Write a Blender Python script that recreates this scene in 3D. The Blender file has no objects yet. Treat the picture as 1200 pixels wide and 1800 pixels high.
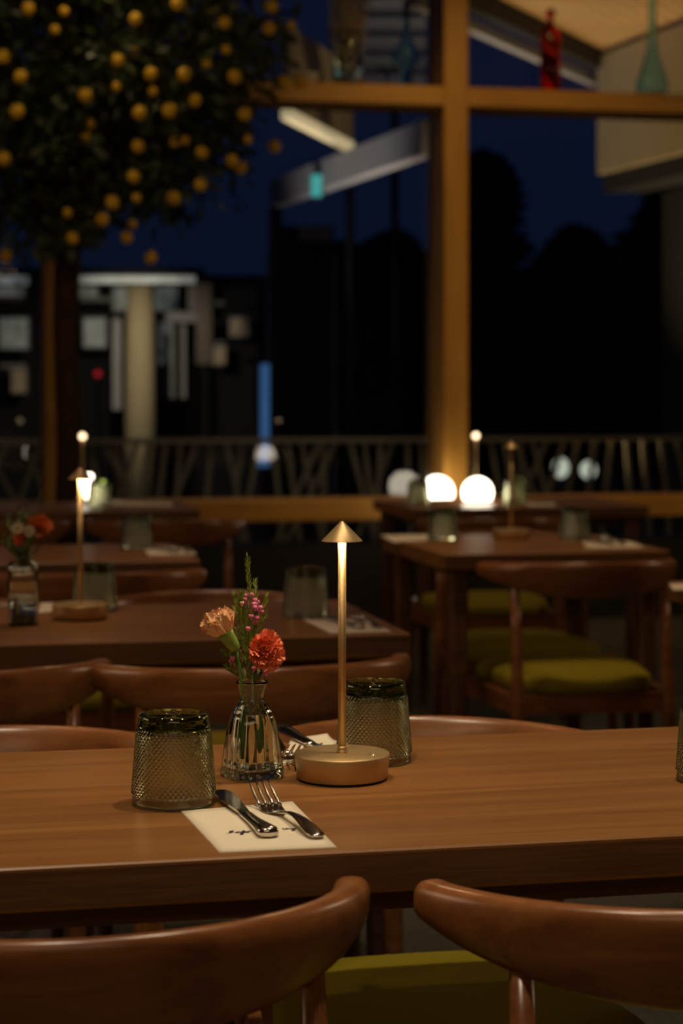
import bpy, math, random
from mathutils import Vector, Matrix
random.seed(7)
S = bpy.context.scene
C = S.collection
PI = math.pi
# ------------------------------------------------------------------ camera
F = 3500.0          # focal length in pixels of a 1200 x 1800 frame
CZ = 1.203          # camera height
HY = 686.0          # horizon row
cam = bpy.data.cameras.new('camera'); cam_o = bpy.data.objects.new('camera', cam); C.objects.link(cam_o)
cam.sensor_fit = 'VERTICAL'; cam.sensor_height = 36.0; cam.sensor_width = 24.0
cam.lens = F / 1800 * 36.0
cam.shift_y = -(900 - HY) / 1800.0
cam_o.location = (0, 0, CZ); cam_o.rotation_euler = (PI / 2, 0, 0)
cam.dof.use_dof = True; cam.dof.focus_distance = 2.24; cam.dof.aperture_fstop = 5.4
cam.clip_end = 300
S.camera = cam_o
# ------------------------------------------------------------------ world: dusk sky
w = bpy.data.worlds.new('dusk'); S.world = w; w.use_nodes = True
nt = w.node_tree; nt.nodes.clear()
wo = nt.nodes.new('ShaderNodeOutputWorld'); bg = nt.nodes.new('ShaderNodeBackground')
tc = nt.nodes.new('ShaderNodeTexCoord'); sx = nt.nodes.new('ShaderNodeSeparateXYZ'); cr = nt.nodes.new('ShaderNodeValToRGB')
nt.links.new(tc.outputs['Generated'], sx.inputs[0]); nt.links.new(sx.outputs['Z'], cr.inputs[0])
cr.color_ramp.elements[0].position = 0.0; cr.color_ramp.elements[0].color = (.0025, .0055, .016, 1)
cr.color_ramp.elements[1].position = 0.5; cr.color_ramp.elements[1].color = (.0045, .0075, .028, 1)
nt.links.new(cr.outputs[0], bg.inputs[0]); bg.inputs[1].default_value = 1.0
nt.links.new(bg.outputs[0], wo.inputs[0])
S.view_settings.view_transform = 'Standard'; S.view_settings.look = 'None'
S.view_settings.exposure = 0.0; S.view_settings.gamma = 1.0; S.view_settings.use_curve_mapping = False
cy = S.cycles
try:
    cy.use_denoising = True; cy.denoiser = 'OPENIMAGEDENOISE'
except Exception: pass
cy.max_bounces = 14; cy.transmission_bounces = 12; cy.transparent_max_bounces = 16
cy.diffuse_bounces = 3; cy.glossy_bounces = 5; cy.sample_clamp_indirect = 4.0; cy.blur_glossy = 0.6
# ------------------------------------------------------------------ lights of the room and added fill
TH = math.radians(12.4); CT, ST = math.cos(TH), math.sin(TH)
def uv(u, v, z=0.0): return Vector((u * CT - v * ST, u * ST + v * CT, z))
def spot(x, y, z, e, col=(1.0, .70, .40), ang=75, blend=.8, size=.06, tgt=None):
    l = bpy.data.lights.new('ceiling_or_added_spot', 'SPOT'); o = bpy.data.objects.new('ceiling_or_added_spot', l); C.objects.link(o)  # shared by real ceiling spots and added ones
    l.energy = e; l.color = col; l.spot_size = math.radians(ang); l.spot_blend = blend; l.shadow_soft_size = size
    o.location = (x, y, z)
    if tgt: o.rotation_euler = (Vector(tgt) - Vector((x, y, z))).to_track_quat('-Z', 'Y').to_euler()
    return o
spot(.55, 2.35, 3.5, 112, (1, .82, .56), ang=60, tgt=(.42, 2.35, .7))
spot(-.35, 1.3, 3.5, 108, (1, .80, .56), ang=62, tgt=(-.2, 1.9, .7))
spot(-.25, 4.2, 3.5, 28, (1, .68, .56), ang=62)
spot(-1.0, 3.0, 3.5, 32, ang=60)
spot(.75, 5.0, 3.5, 72, (1, .72, .40), ang=58, tgt=(.72, 5.3, .5))
spot(-.7, 5.5, 3.5, 46, (1, .68, .45), ang=65)
spot(.6, 7.4, 3.5, 30, (1, .72, .42), ang=62)
spot(-.9, 8.0, 3.5, 16, (1, .72, .42), ang=65)
spot(-1.4, 6.6, 3.4, 15, (1, .74, .45), ang=50, tgt=(-1.1, 8.8, 2.5))
def area(x, y, z, e, sx_, sy_, tgt, col=(1, .70, .42)):
    l = bpy.data.lights.new('fill_area', 'AREA'); o = bpy.data.objects.new('fill_area', l); C.objects.link(o)
    l.shape = 'RECTANGLE'; l.size = sx_; l.size_y = sy_; l.energy = e; l.color = col; o.location = (x, y, z)
    o.rotation_euler = (Vector(tgt) - Vector((x, y, z))).to_track_quat('-Z', 'Y').to_euler()
area(.3, -2.2, 2.9, 17, 3.0, 1.0, (0, 2.5, .7))       # soft fill added behind the camera, no such source known
area(-4.5, 3.5, 2.6, 24, 2.5, 1.0, (0, 4.0, .8))  # added side fill from the left
area(5.6, 6.6, 2.8, 24, .8, .8, (0, 4.5, .8))  # added side fill from the right
# window frame wash
spot(.9, 8.7, 3.72, 42, (1, .62, .22), ang=80, tgt=(.9, 10.1, 2.2))
spot(-.6, 8.6, 3.4, 20, (1, .62, .22), ang=75, tgt=(-.4, 10.1, 1.6))
spot(.05, 9.1, 3.72, 7, (1, .78, .5), ang=50, tgt=(.05, 10.05, 2.85))  # added to brighten the jar of dried stems
spot(.9, 7.5, 3.4, 24, (1, .62, .22), ang=60, tgt=(.9, 10.1, .6))
spot(.2, 14.6, .0, 34, (1, .85, .75), ang=45, tgt=(.3, 15.6, 3.9))  # outside, added to light the grey reflection panel
# spots added outside to brighten railing, reflection stand-ins and lit building
spot(-.9, 11.2, 3.3, 30, (1, .80, .55), ang=110, tgt=(-.9, 11.9, .3))
spot(1.1, 11.2, 3.3, 14, (1, .80, .55), ang=110, tgt=(1.1, 11.9, .3))
spot(1.5, 12.7, .1, 260, (1, .70, .36), ang=80, tgt=(1.7, 13.0, 3.6))
spot(.9, 13.3, .1, 20, (1, .76, .45), ang=60, tgt=(1.95, 13.3, 3.0))
spot(-.9, 12.6, .0, 150, (.9, .88, .95), ang=60, tgt=(.1, 13.2, 2.7))
spot(-.9, 12.7, .0, 110, (1, .82, .6), ang=60, tgt=(-.15, 13.3, 3.2))
spot(-2.1, 18.6, 2.2, 90, (1, .85, .62), ang=90, tgt=(-2.1, 20.6, 1.0))
# ------------------------------------------------------------------ materials
M = {}
def nodes(name):
    m = bpy.data.materials.new(name); m.use_nodes = True; n = m.node_tree
    b = n.nodes['Principled BSDF']; M[name] = m
    return m, n, b
def coord(n, scale, rot=(0, 0, 0), kind='Object'):
    t = n.nodes.new('ShaderNodeTexCoord'); mp = n.nodes.new('ShaderNodeMapping')
    mp.inputs['Scale'].default_value = scale; mp.inputs['Rotation'].default_value = rot
    n.links.new(t.outputs[kind], mp.inputs[0]); return mp.outputs[0]
def noise(n, vec, sc, det=6, rough=.55, dist=0.0):
    t = n.nodes.new('ShaderNodeTexNoise'); t.inputs['Scale'].default_value = sc; t.inputs['Detail'].default_value = det
    t.inputs['Roughness'].default_value = rough; t.inputs['Distortion'].default_value = dist
    if vec: n.links.new(vec, t.inputs['Vector'])
    return t.outputs['Fac']
def ramp(n, fac, stops):
    r = n.nodes.new('ShaderNodeValToRGB'); n.links.new(fac, r.inputs[0]); e = r.color_ramp.elements
    while len(e) < len(stops): e.new(.5)
    for i, (p, c) in enumerate(stops): e[i].position = p; e[i].color = (*c, 1)
    return r.outputs[0]
def bump(n, b, h, s, d=.001):
    k = n.nodes.new('ShaderNodeBump'); k.inputs['Strength'].default_value = s; k.inputs['Distance'].default_value = d
    n.links.new(h, k.inputs['Height']); n.links.new(k.outputs[0], b.inputs['Normal'])
def wood(name, dark, mid, light, scale, rough=.38, fine=.25, spec=.5, coat=0.0):
    m, n, b = nodes(name)
    v = coord(n, scale)
    a = noise(n, v, 1.0, 5, .6, 1.2)
    v2 = coord(n, tuple(s * 9 for s in scale))
    c2 = noise(n, v2, 1.0, 4, .7, .2)
    mx = n.nodes.new('ShaderNodeMix'); mx.data_type = 'FLOAT'; mx.inputs[0].default_value = fine
    n.links.new(a, mx.inputs[2]); n.links.new(c2, mx.inputs[3])
    col = ramp(n, mx.outputs[0], [(.30, dark), (.5, mid), (.68, light)])
    n.links.new(col, b.inputs['Base Color']); b.inputs['Roughness'].default_value = rough
    b.inputs['Specular IOR Level'].default_value = spec
    if coat: b.inputs['Coat Weight'].default_value = coat; b.inputs['Coat Roughness'].default_value = .25
    bump(n, b, c2, .12)
    return m
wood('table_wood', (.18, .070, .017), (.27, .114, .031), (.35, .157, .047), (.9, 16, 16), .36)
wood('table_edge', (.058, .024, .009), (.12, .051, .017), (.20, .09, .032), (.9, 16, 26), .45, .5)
wood('chair_wood', (.13, .042, .013), (.24, .085, .025), (.34, .13, .042), (2.2, 14, 22), .30, .2, .5, .25)
wood('frame_wood', (.42, .195, .030), (.54, .265, .042), (.62, .32, .06), (3, 3, 1.0), .5)
wood('frame_wood_flat', (.42, .195, .030), (.54, .265, .042), (.62, .32, .06), (1.0, 5, 8), .5)
wood('reflected_wood', (.35, .20, .08), (.5, .30, .12), (.62, .4, .18), (1.2, 14, 4), .6)
wood('dark_wood', (.03, .014, .008), (.05, .024, .012), (.07, .034, .018), (2, 8, 8), .5)
def plain(name, col, rough=.5, metal=0.0, spec=.5, var=0.0, bsc=0, bst=0):
    m, n, b = nodes(name); b.inputs['Roughness'].default_value = rough
    b.inputs['Metallic'].default_value = metal; b.inputs['Specular IOR Level'].default_value = spec
    v = coord(n, (1, 1, 1)); f = noise(n, v, bsc or 30, 4)
    lo = tuple(max(0, c * (1 - var)) for c in col); hi = tuple(min(1, c * (1 + var)) for c in col)
    n.links.new(ramp(n, f, [(.3, lo), (.7, hi)]), b.inputs['Base Color'])
    if bst: bump(n, b, f, bst, .0006)
    return m
plain('green_fabric', (.27, .212, .014), .9, 0, .15, .12, 900, .5)
plain('gold', (.58, .405, .20), .46, .75, .5, .04, 2500, .15)
plain('gold_inner', (.95, .85, .65), .6, 0)
plain('black_rubber', (.01, .01, .01), .6)
plain('steel', (.62, .58, .54), .16, 1.0, .5, .03, 40)
plain('napkin', (.80, .70, .54), .9, 0, .1, .03, 700, .25)
plain('ink', (.02, .018, .018), .7)
plain('carpet', (.085, .08, .062), .95, 0, .1, .25, 60, .5)
plain('ceiling_wood', (.30, .18, .08), .6, 0, .4, .2, 8)
plain('wall_paint', (.10, .07, .045), .8, 0, .2, .1, 6)
plain('kick', (.010, .009, .009), .7)
plain('stone_deck', (.05, .05, .05), .8, 0, .3, .2, 12)
plain('rail_metal', (.30, .27, .20), .5, .2, .4, .1, 20)
plain('cream', (.38, .31, .19), .85, 0, .2, .05, 5)
plain('grey_paint', (.34, .33, .34), .8, 0, .2, .06, 5)
plain('dark_paint', (.012, .012, .014), .8)
plain('trunk', (.055, .028, .018), .8, 0, .2, .3, 25, .5)
plain('terracotta', (.16, .07, .035), .7, 0, .3, .1)
plain('orange_skin', (.80, .46, .015), .45, 0, .5, .06, 120, .3)
plain('needle', (.27, .37, .05), .5, 0, .4, .25, 200)
plain('stem_green', (.10, .19, .04), .5, 0, .4, .2, 100)
plain('wood_stem', (.17, .12, .06), .6, 0, .3, .2, 100)
plain('calyx', (.22, .34, .06), .45, 0, .4, .25, 60)
plain('pink', (.72, .17, .36), .5, 0, .4, .25, 300)
plain('pale_pink', (.70, .42, .38), .5, 0, .4, .2, 300)
plain('white_petal', (.62, .55, .40), .6)
plain('yellow_eye', (.5, .33, .05), .6)
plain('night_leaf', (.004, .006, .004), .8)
plain('dry', (.36, .25, .13), .7, 0, .2, .3, 60)
plain('blue_ceramic', (.02, .06, .16), .3)
m, n, b = nodes('leaf'); v = coord(n, (1, 1, 1)); f = noise(n, v, 14, 4)
n.links.new(ramp(n, f, [(.3, (.014, .024, .006)), (.55, (.035, .055, .012)), (.75, (.11, .115, .03))]), b.inputs['Base Color']); b.inputs['Roughness'].default_value = .42
def petal_mat(name, base, edge):
    m, n, b = nodes(name); t = n.nodes.new('ShaderNodeTexCoord')
    a = noise(n, coord(n, (1, 1, 1)), 160, 4)
    n.links.new(ramp(n, a, [(.3, base), (.7, edge)]), b.inputs['Base Color'])
    b.inputs['Roughness'].default_value = .6; b.inputs['Subsurface Weight'].default_value = .25
    b.inputs['Subsurface Radius'].default_value = (.01, .004, .002); b.inputs['Subsurface Scale'].default_value = .3
petal_mat('peach', (.92, .45, .20), (1.0, .66, .38))
petal_mat('coral', (.92, .14, .06), (1.0, .34, .16))
petal_mat('orange_petal', (.80, .20, .05), (.9, .33, .10))
def glass(name, col, rough, ior=1.48, absorb=None, dens=0):
    m = bpy.data.materials.new(name); m.use_nodes = True; n = m.node_tree; n.nodes.clear(); M[name] = m
    o = n.nodes.new('ShaderNodeOutputMaterial'); g = n.nodes.new('ShaderNodeBsdfGlass')
    g.inputs['Color'].default_value = (*col, 1); g.inputs['Roughness'].default_value = rough; g.inputs['IOR'].default_value = ior
    n.links.new(g.outputs[0], o.inputs['Surface'])
    if absorb:
        a = n.nodes.new('ShaderNodeVolumeAbsorption'); a.inputs['Color'].default_value = (*absorb, 1); a.inputs['Density'].default_value = dens
        n.links.new(a.outputs[0], o.inputs['Volume'])
    return m
glass('green_glass', (1.0, 1.0, .93), .04, 1.5, (.40, .54, .12), 42)
glass('clear_glass', (.97, 1.0, .97), .0, 1.5, (.7, .8, .7), 12)
glass('water', (1, 1, 1), 0, 1.33)
glass('red_glass', (1, .5, .42), .08, 1.3, (.8, .02, .02), 14)
glass('teal_glass', (.80, .96, 1.0), .12, 1.3, (.20, .62, .66), 12)
m = bpy.data.materials.new('pane'); m.use_nodes = True; n = m.node_tree; n.nodes.clear(); M['pane'] = m
o = n.nodes.new('ShaderNodeOutputMaterial'); t = n.nodes.new('ShaderNodeBsdfTransparent'); g = n.nodes.new('ShaderNodeBsdfGlossy'); x = n.nodes.new('ShaderNodeMixShader'); fr = n.nodes.new('ShaderNodeFresnel')
g.inputs['Roughness'].default_value = .01; fr.inputs[0].default_value = 1.7; t.inputs[0].default_value = (.9, .93, .92, 1)
n.links.new(fr.outputs[0], x.inputs[0]); n.links.new(t.outputs[0], x.inputs[1]); n.links.new(g.outputs[0], x.inputs[2]); n.links.new(x.outputs[0], o.inputs[0])
def glow(name, col, s):
    m, n, b = nodes(name); b.inputs['Base Color'].default_value = (*col, 1)
    b.inputs['Emission Color'].default_value = (*col, 1); b.inputs['Emission Strength'].default_value = s
glow('led_ring', (1.0, .74, .42), 75)
glow('globe_light', (1.0, .88, .68), 7)
glow('tip_light', (1.0, .72, .42), 3.5)
glow('reflected_glow', (1.0, .80, .45), .42)
glow('lit_pane', (.62, .66, .62), .085)
glow('dim_pane', (.55, .40, .25), .05)
glow('lit_strip', (.8, .85, .85), .16)
for k_ in ('lit_pane', 'lit_strip', 'dim_pane'):      # busy interiors seen through far panes
    n = M[k_].node_tree; b = n.nodes['Principled BSDF']; base = b.inputs['Emission Color'].default_value[:3]
    f = noise(n, coord(n, (9, 9, 5)), 1.0, 5, .7); n.links.new(ramp(n, f, [(.38, tuple(c * .12 for c in base)), (.52, base), (.7, tuple(min(1, c * 1.6) for c in base))]), b.inputs['Emission Color'])
glow('blue_light', (.12, .36, .85), .22)
glow('red_light', (1.0, .03, .05), .35)
glow('teal_reflection', (.10, .62, .62), .28)
glow('white_glow_mat', (.85, .92, .75), .55)
# ------------------------------------------------------------------ mesh helpers
class MB:
    def __init__(s): s.v = []; s.f = []; s.sm = []
    def add(s, vs, fs, smooth=False, mat=None):
        k = len(s.v)
        s.v += [tuple(mat @ Vector(p)) if mat else tuple(p) for p in vs]
        s.f += [tuple(i + k for i in f) for f in fs]; s.sm += [smooth] * len(fs)
        return s
    def box(s, a, b, mat=None, bev=0.0):
        x0, y0, z0 = a; x1, y1, z1 = b
        if bev <= 0:
            vs = [(x0, y0, z0), (x1, y0, z0), (x1, y1, z0), (x0, y1, z0), (x0, y0, z1), (x1, y0, z1), (x1, y1, z1), (x0, y1, z1)]
            return s.add(vs, [(0, 3, 2, 1), (4, 5, 6, 7), (0, 1, 5, 4), (1, 2, 6, 5), (2, 3, 7, 6), (3, 0, 4, 7)], False, mat)
        c = bev
        rings = [(c, z0), (0, z0 + c), (0, z1 - c), (c, z1)]; vs = []
        for i, z in rings:
            vs += [(x0 + c + 0, y0 + i, z), (x1 - c, y0 + i, z), (x1 - i, y0 + c, z), (x1 - i, y1 - c, z), (x1 - c, y1 - i, z), (x0 + c, y1 - i, z), (x0 + i, y1 - c, z), (x0 + i, y0 + c, z)]
        fs = [tuple(range(7, -1, -1)), tuple(range(24, 32))]
        for r in range(3):
            for i in range(8): fs.append((r * 8 + i, r * 8 + (i + 1) % 8, r * 8 + 8 + (i + 1) % 8, r * 8 + 8 + i))
        return s.add(vs, fs, False, mat)
    def lathe(s, prof, n=32, mat=None, smooth=True, fr=None):
        vs = []; fs = []
        for j, (r, z) in enumerate(prof):
            for i in range(n):
                a = 2 * PI * i / n; rr = r if fr is None else fr(r, z, a, j)
                vs.append((rr * math.cos(a), rr * math.sin(a), z))
        for j in range(len(prof) - 1):
            for i in range(n):
                fs.append((j * n + i, j * n + (i + 1) % n, (j + 1) * n + (i + 1) % n, (j + 1) * n + i))
        if prof[0][0] > 1e-5: fs.append(tuple(range(n - 1, -1, -1)))
        if prof[-1][0] > 1e-5: fs.append(tuple((len(prof) - 1) * n + i for i in range(n)))
        return s.add(vs, fs, smooth, mat)
    def loft(s, rings, smooth=True, cap=True, mat=None):
        n = len(rings[0]); vs = [p for r in rings for p in r]; fs = []
        for j in range(len(rings) - 1):
            for i in range(n): fs.append((j * n + i, j * n + (i + 1) % n, (j + 1) * n + (i + 1) % n, (j + 1) * n + i))
        if cap: fs += [tuple(range(n - 1, -1, -1)), tuple((len(rings) - 1) * n + i for i in range(n))]
        return s.add(vs, fs, smooth, mat)
    def tube(s, pts, rad, n=10, mat=None, cap=True):
        pts = [Vector(p) for p in pts]
        if not isinstance(rad, (list, tuple)): rad = [rad] * len(pts)
        rings = []; ref = Vector((0, 0, 1))
        t0 = (pts[1] - pts[0]).normalized()
        if abs(t0.dot(ref)) > .95: ref = Vector((1, 0, 0))
        for i, p in enumerate(pts):
            t = (pts[min(i + 1, len(pts) - 1)] - pts[max(i - 1, 0)]).normalized()
            a = t.cross(ref).normalized(); b_ = a.cross(t).normalized()
            rings.append([tuple(p + (a * math.cos(2 * PI * k / n) + b_ * math.sin(2 * PI * k / n)) * rad[i]) for k in range(n)])
        return s.loft(rings, True, cap, mat)
    def ball(s, c, r, nu=12, nv=8, sc=(1, 1, 1), mat=None):
        vs = [(c[0], c[1], c[2] - r * sc[2])]; fs = []
        for j in range(1, nv):
            p = -PI / 2 + PI * j / nv
            for i in range(nu):
                a = 2 * PI * i / nu
                vs.append((c[0] + r * sc[0] * math.cos(p) * math.cos(a), c[1] + r * sc[1] * math.cos(p) * math.sin(a), c[2] + r * sc[2] * math.sin(p)))
        vs.append((c[0], c[1], c[2] + r * sc[2])); L = len(vs) - 1
        for i in range(nu):
            fs.append((0, 1 + (i + 1) % nu, 1 + i)); fs.append((L, L - nu + i, L - nu + (i + 1) % nu))
        for j in range(nv - 2):
            for i in range(nu): fs.append((1 + j * nu + i, 1 + j * nu + (i + 1) % nu, 1 + (j + 1) * nu + (i + 1) % nu, 1 + (j + 1) * nu + i))
        return s.add(vs, fs, True, mat)
    def mesh(s, name, mat):
        me = bpy.data.meshes.new(name); me.from_pydata(s.v, [], s.f); me.update()
        me.polygons.foreach_set('use_smooth', s.sm)
        if mat: me.materials.append(M[mat])
        return me
    def build(s, name, mat, parent=None, loc=None, rot=None):
        return link(name, s.mesh(name, mat), parent, loc, rot)
def link(name, me, parent=None, loc=None, rot=None):
    o = bpy.data.objects.new(name, me); C.objects.link(o)
    if parent: o.parent = parent
    if loc is not None: o.location = loc
    if rot is not None: o.rotation_euler = rot
    return o
def tag(o, label, cat, group=None):
    o['label'] = label; o['category'] = cat
    if group: o['group'] = group
    return o
def thing(name, label, cat, loc=(0, 0, 0), rz=0, group=None):
    o = bpy.data.objects.new(name, None); C.objects.link(o); o.empty_display_size = .05
    o.location = loc; o.rotation_euler = (0, 0, rz); return tag(o, label, cat, group)
def struct(o): o['kind'] = 'structure'; return o
def stuff(o): o['kind'] = 'stuff'; return o
def kids(o): return [c for c in o.children]
def dup(root, label, loc, rz=0, group=None, rot=None):
    r = root.copy(); C.objects.link(r); r.location = loc; r.rotation_euler = rot or (0, 0, rz); r['label'] = label
    if group: r['group'] = group
    for ch in kids(root):
        c = ch.copy(); C.objects.link(c); c.parent = r
        for g in kids(ch):
            d = g.copy(); C.objects.link(d); d.parent = c
    return r
def at(px, py, z):            # point of the horizontal plane z seen at a pixel
    Y = (CZ - z) * F / (py - HY); return Vector(((px - 600) / F * Y, Y, z))
def atY(px, py, Y): return Vector(((px - 600) / F * Y, Y, CZ - (py - HY) / F * Y))
def u_at(px, v):
    k = (px - 600) / F; Y = v / (CT - k * ST); X = k * Y
    return X * CT + Y * ST
def Y_at(px, v): return v / (CT - (px - 600) / F * ST)
TT = .75
# ------------------------------------------------------------------ room shell
R0 = Matrix.Rotation(TH, 4, 'Z')
VF, VP, VB = 9.95, 10.16, 10.28      # window frame: front, pane, back
def rbox(name, a, b, mat, parent=None, bev=0.0): return MB().box(a, b, None, bev).build(name, mat, parent, None, (0, 0, TH) if parent is None else None)
struct(rbox('floor', (-7, -3, -.1), (7, VB, 0), 'carpet'))
struct(rbox('ceiling', (-7, -3, 3.75), (7, VB, 3.85), 'ceiling_wood'))
struct(rbox('wall_left', (-7.1, -3, 0), (-7, VB, 3.75), 'wall_paint'))
struct(rbox('wall_right', (7, -3, 0), (7.1, VB, 3.75), 'wall_paint'))
struct(rbox('wall_back', (-7, -3.1, 0), (7, -3, 3.75), 'wall_paint'))
uM = u_at(780, VF); wM = u_at(823, VF) - uM
bay = uM - u_at(80, VF)
zU0 = CZ + (HY - 187) / F * Y_at(825, VF); zU1 = CZ + (HY - 153) / F * Y_at(825, VF)
zL1 = CZ - (879 - HY) / F * Y_at(600, VF); zL0 = CZ - (916 - HY) / F * Y_at(600, VF)
zK = CZ - (962 - HY) / F * Y_at(450, VF)
muls = [uM + bay * k for k in range(-3, 3)]
for i, u in enumerate(muls):
    struct(rbox('trim_%d' % (i + 1), (u, VF, 0), (u + wM, VB, 3.75), 'frame_wood', None, .006))
e = [-7] + muls + [7]; nn = len(muls)
q = 1
for i in range(len(muls) + 1):
    a = -7 if i == 0 else muls[i - 1] + wM; b_ = 7 if i == len(muls) else muls[i]
    if b_ - a < .1: continue
    nn += 1; struct(rbox('trim_%d' % nn, (a, VF, zU0), (b_, VB, zU1), 'frame_wood_flat', None, .005))
    nn += 1; struct(rbox('trim_%d' % nn, (a, VF + .02, zL0), (b_, VB, zL1), 'frame_wood_flat', None, .005))
    struct(rbox('baseboard_%d' % q, (a, VF + .04, 0), (b_, VB, zK), 'kick'))
    w_ = MB()
    for (z0, z1) in ((zK, zL0), (zL1, zU0), (zU1, 3.75)):
        w_.add([(a, VP, z0), (b_, VP, z0), (b_, VP, z1), (a, VP, z1)], [(0, 1, 2, 3)])
    struct(w_.build('window_%d' % q, 'pane', None, None, (0, 0, TH))); q += 1
# ------------------------------------------------------------------ outside
struct(rbox('ground', (-40, VB, -.35), (40, 90, -.12), 'stone_deck'))
VR = 11.75
rl = thing('balcony_railing', 'pale metal balcony railing with criss-cross slanted bars outside the windows', 'railing', (0, 0, 0), TH)
zr = CZ - (769 - HY) / F * Y_at(600, VR)
MB().box((-5, VR - .025, zr - .03), (5, VR + .025, zr)).build('top_rail', 'rail_metal', rl)
MB().box((-5, VR - .02, -.02), (5, VR + .02, .02)).build('bottom_rail', 'rail_metal', rl)
rr = random.Random(3)
px_list = [(-60, 30), (-30, 90), (10, -70), (45, 60), (70, -55), (100, 40), (135, -60), (160, 25), (185, 70), (200, 40), (240, -50), (262, -20), (290, -16), (318, -14), (345, -60), (372, -14), (398, 34), (425, -20), (455, -30), (480, 16), (505, 20), (530, 34), (560, -70), (590, -80), (615, 40), (640, 20), (668, -8), (690, -60), (715, 6), (740, 6), (835, -30), (862, 30), (885, 26), (905, 60), (935, 42), (960, -70), (990, -50), (1015, -30), (1045, -22), (1075, -18), (1100, 12), (1130, 12), (1160, 16), (1190, 34), (1225, 20), (1250, -40), (1290, 20)]
for k, (p, lean) in enumerate(px_list):
    u0 = u_at(p, VR); u1 = u0 + lean * .0055
    d = .006 if k % 2 else -.006
    t_ = MB(); r_ = .014
    t_.add([(u0 - r_, VR - .008 + d, zr - .03), (u0 + r_, VR - .008 + d, zr - .03), (u0 + r_, VR + .008 + d, zr - .03), (u0 - r_, VR + .008 + d, zr - .03),
            (u1 - r_, VR - .008 + d, .02), (u1 + r_, VR - .008 + d, .02), (u1 + r_, VR + .008 + d, .02), (u1 - r_, VR + .008 + d, .02)],
           [(0, 1, 2, 3), (7, 6, 5, 4), (1, 0, 4, 5), (2, 1, 5, 6), (3, 2, 6, 7), (0, 3, 7, 4)])
    t_.build('bar', 'rail_metal', rl)
for k in range(-4, 5): MB().box((k * 1.24 - .02, VR + .026, -.12), (k * 1.24 + .02, VR + .06, zr - .031)).build('post', 'rail_metal', rl)
# planks, edge boards and cream wall added in place of ceiling reflections
sf = thing('reflected_ceiling', 'diagonal timber planks added for a ceiling reflection at upper right', 'roof', (0, 0, 0))
c0 = Vector((1.98, 14.3)); dA = Vector((-1.0, -2.1)).normalized(); dB = Vector((.23, -1.4)).normalized(); nA = Vector((-dA.y, dA.x))
if nA.dot(dB) < 0: nA = -nA
def refl_z(x, y): return 3.6
wpl = .105
for k in range(16):
    s0, s1 = k * wpl, (k + 1) * wpl - .012
    j0 = s0 / nA.dot(dB); j1 = s1 / nA.dot(dB)
    a0 = c0 + dB * j0; a1 = c0 + dB * j1
    def endp(s):   # run along dA until y = 11.25
        st = c0 + nA * s; t_ = (11.25 - st.y) / dA.y; return st + dA * t_
    b0, b1 = endp(s0), endp(s1)
    if a0.y < 11.3 or a1.y < 11.3: break
    zz = 3.6
    MB().add([(a0.x, a0.y, zz), (a1.x, a1.y, zz), (b1.x, b1.y, zz), (b0.x, b0.y, zz), (a0.x, a0.y, zz + .03), (a1.x, a1.y, zz + .03), (b1.x, b1.y, zz + .03), (b0.x, b0.y, zz + .03)],
             [(0, 1, 2, 3), (7, 6, 5, 4), (0, 4, 5, 1), (1, 5, 6, 2), (2, 6, 7, 3), (3, 7, 4, 0)]).build('plank', 'reflected_wood', sf)
def beam(p, q_, w_, z0, z1):
    d = (Vector(q_) - Vector(p)).normalized(); nrm = Vector((-d.y, d.x)) * w_ / 2; p = Vector(p); q_ = Vector(q_)
    A = [p - nrm, q_ - nrm, q_ + nrm, p + nrm]
    return MB().add([(a.x, a.y, z0) for a in A] + [(a.x, a.y, z1) for a in A], [(0, 3, 2, 1), (4, 5, 6, 7), (0, 1, 5, 4), (1, 2, 6, 5), (2, 3, 7, 6), (3, 0, 4, 7)])
pA = c0 - nA * .05; pB = pA + dA * 3.3
beam(pA, pB, .08, 3.47, 3.64).build('fascia', 'dark_paint', sf)
beam(pA - nA * .12, pB - nA * .12, .06, 3.40, 3.47).build('edge_strip', 'grey_paint', sf)
uw = thing('reflected_wall', 'cream wall block added for a ceiling reflection at upper right', 'building', (0, 0, 0))  # wall block stands in for a reflection of the room ceiling
e0 = Vector((1.79, 14.1)); e1 = e0 + Vector((.4, -1.33)) * 2.1
beam(e0 + Vector((.12, 0)), e1 + Vector((.12, 0)), .22, 2.73, 3.56).build('wall', 'cream', uw)
beam(e0 + Vector((.2, 0)), e1 + Vector((.2, 0)), .30, 2.60, 2.72).build('under_trim', 'dark_paint', uw)
beam(e0 + Vector((.6, -.1)), e1 + Vector((.6, -.1)), .30, -.12, 2.59).build('lower_wall', 'dark_paint', uw)
# beam and panels added in place of ceiling reflections in left window
cb = thing('reflected_beam', 'grey beam added for a reflection slanting across the left window', 'beam', (0, 0, 0))
beam((.52, 11.8), (-.50, 15.2), .10, 2.60, 2.80).build('girder', 'grey_paint', cb)
MB().tube([(-.50, 15.2, -.12), (-.50, 15.2, 2.6)], .05, 12).build('post', 'dark_paint', cb)
cp = thing('reflected_panel', 'beige panel with glowing edge added for a reflection below upper window beam', 'canopy', (0, 0, 0))
beam((-.35, 12.5), (.06, 14.2), .05, 2.97, 3.5).build('panel', 'cream', cp)
beam((-.35, 12.45), (.06, 14.15), .06, 2.90, 2.965).build('glow_edge', 'reflected_glow', cp)  # glow added for the bright reflected edge, not a known lamp
MB().tube([(.06, 14.2, -.12), (.06, 14.2, 2.9)], .03, 12).build('post', 'dark_paint', cp)
p0 = atY(578, 150, 15.6); p1 = atY(748, -20, 15.6)
MB().box((p0.x, 15.6, p0.z), (p1.x, 15.7, p1.z)).build('grey_reflection', 'grey_paint', cp)['label'] = 'pale grey panel standing for a window reflection'  # grey reflection built as a panel, also backlights the vase
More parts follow.
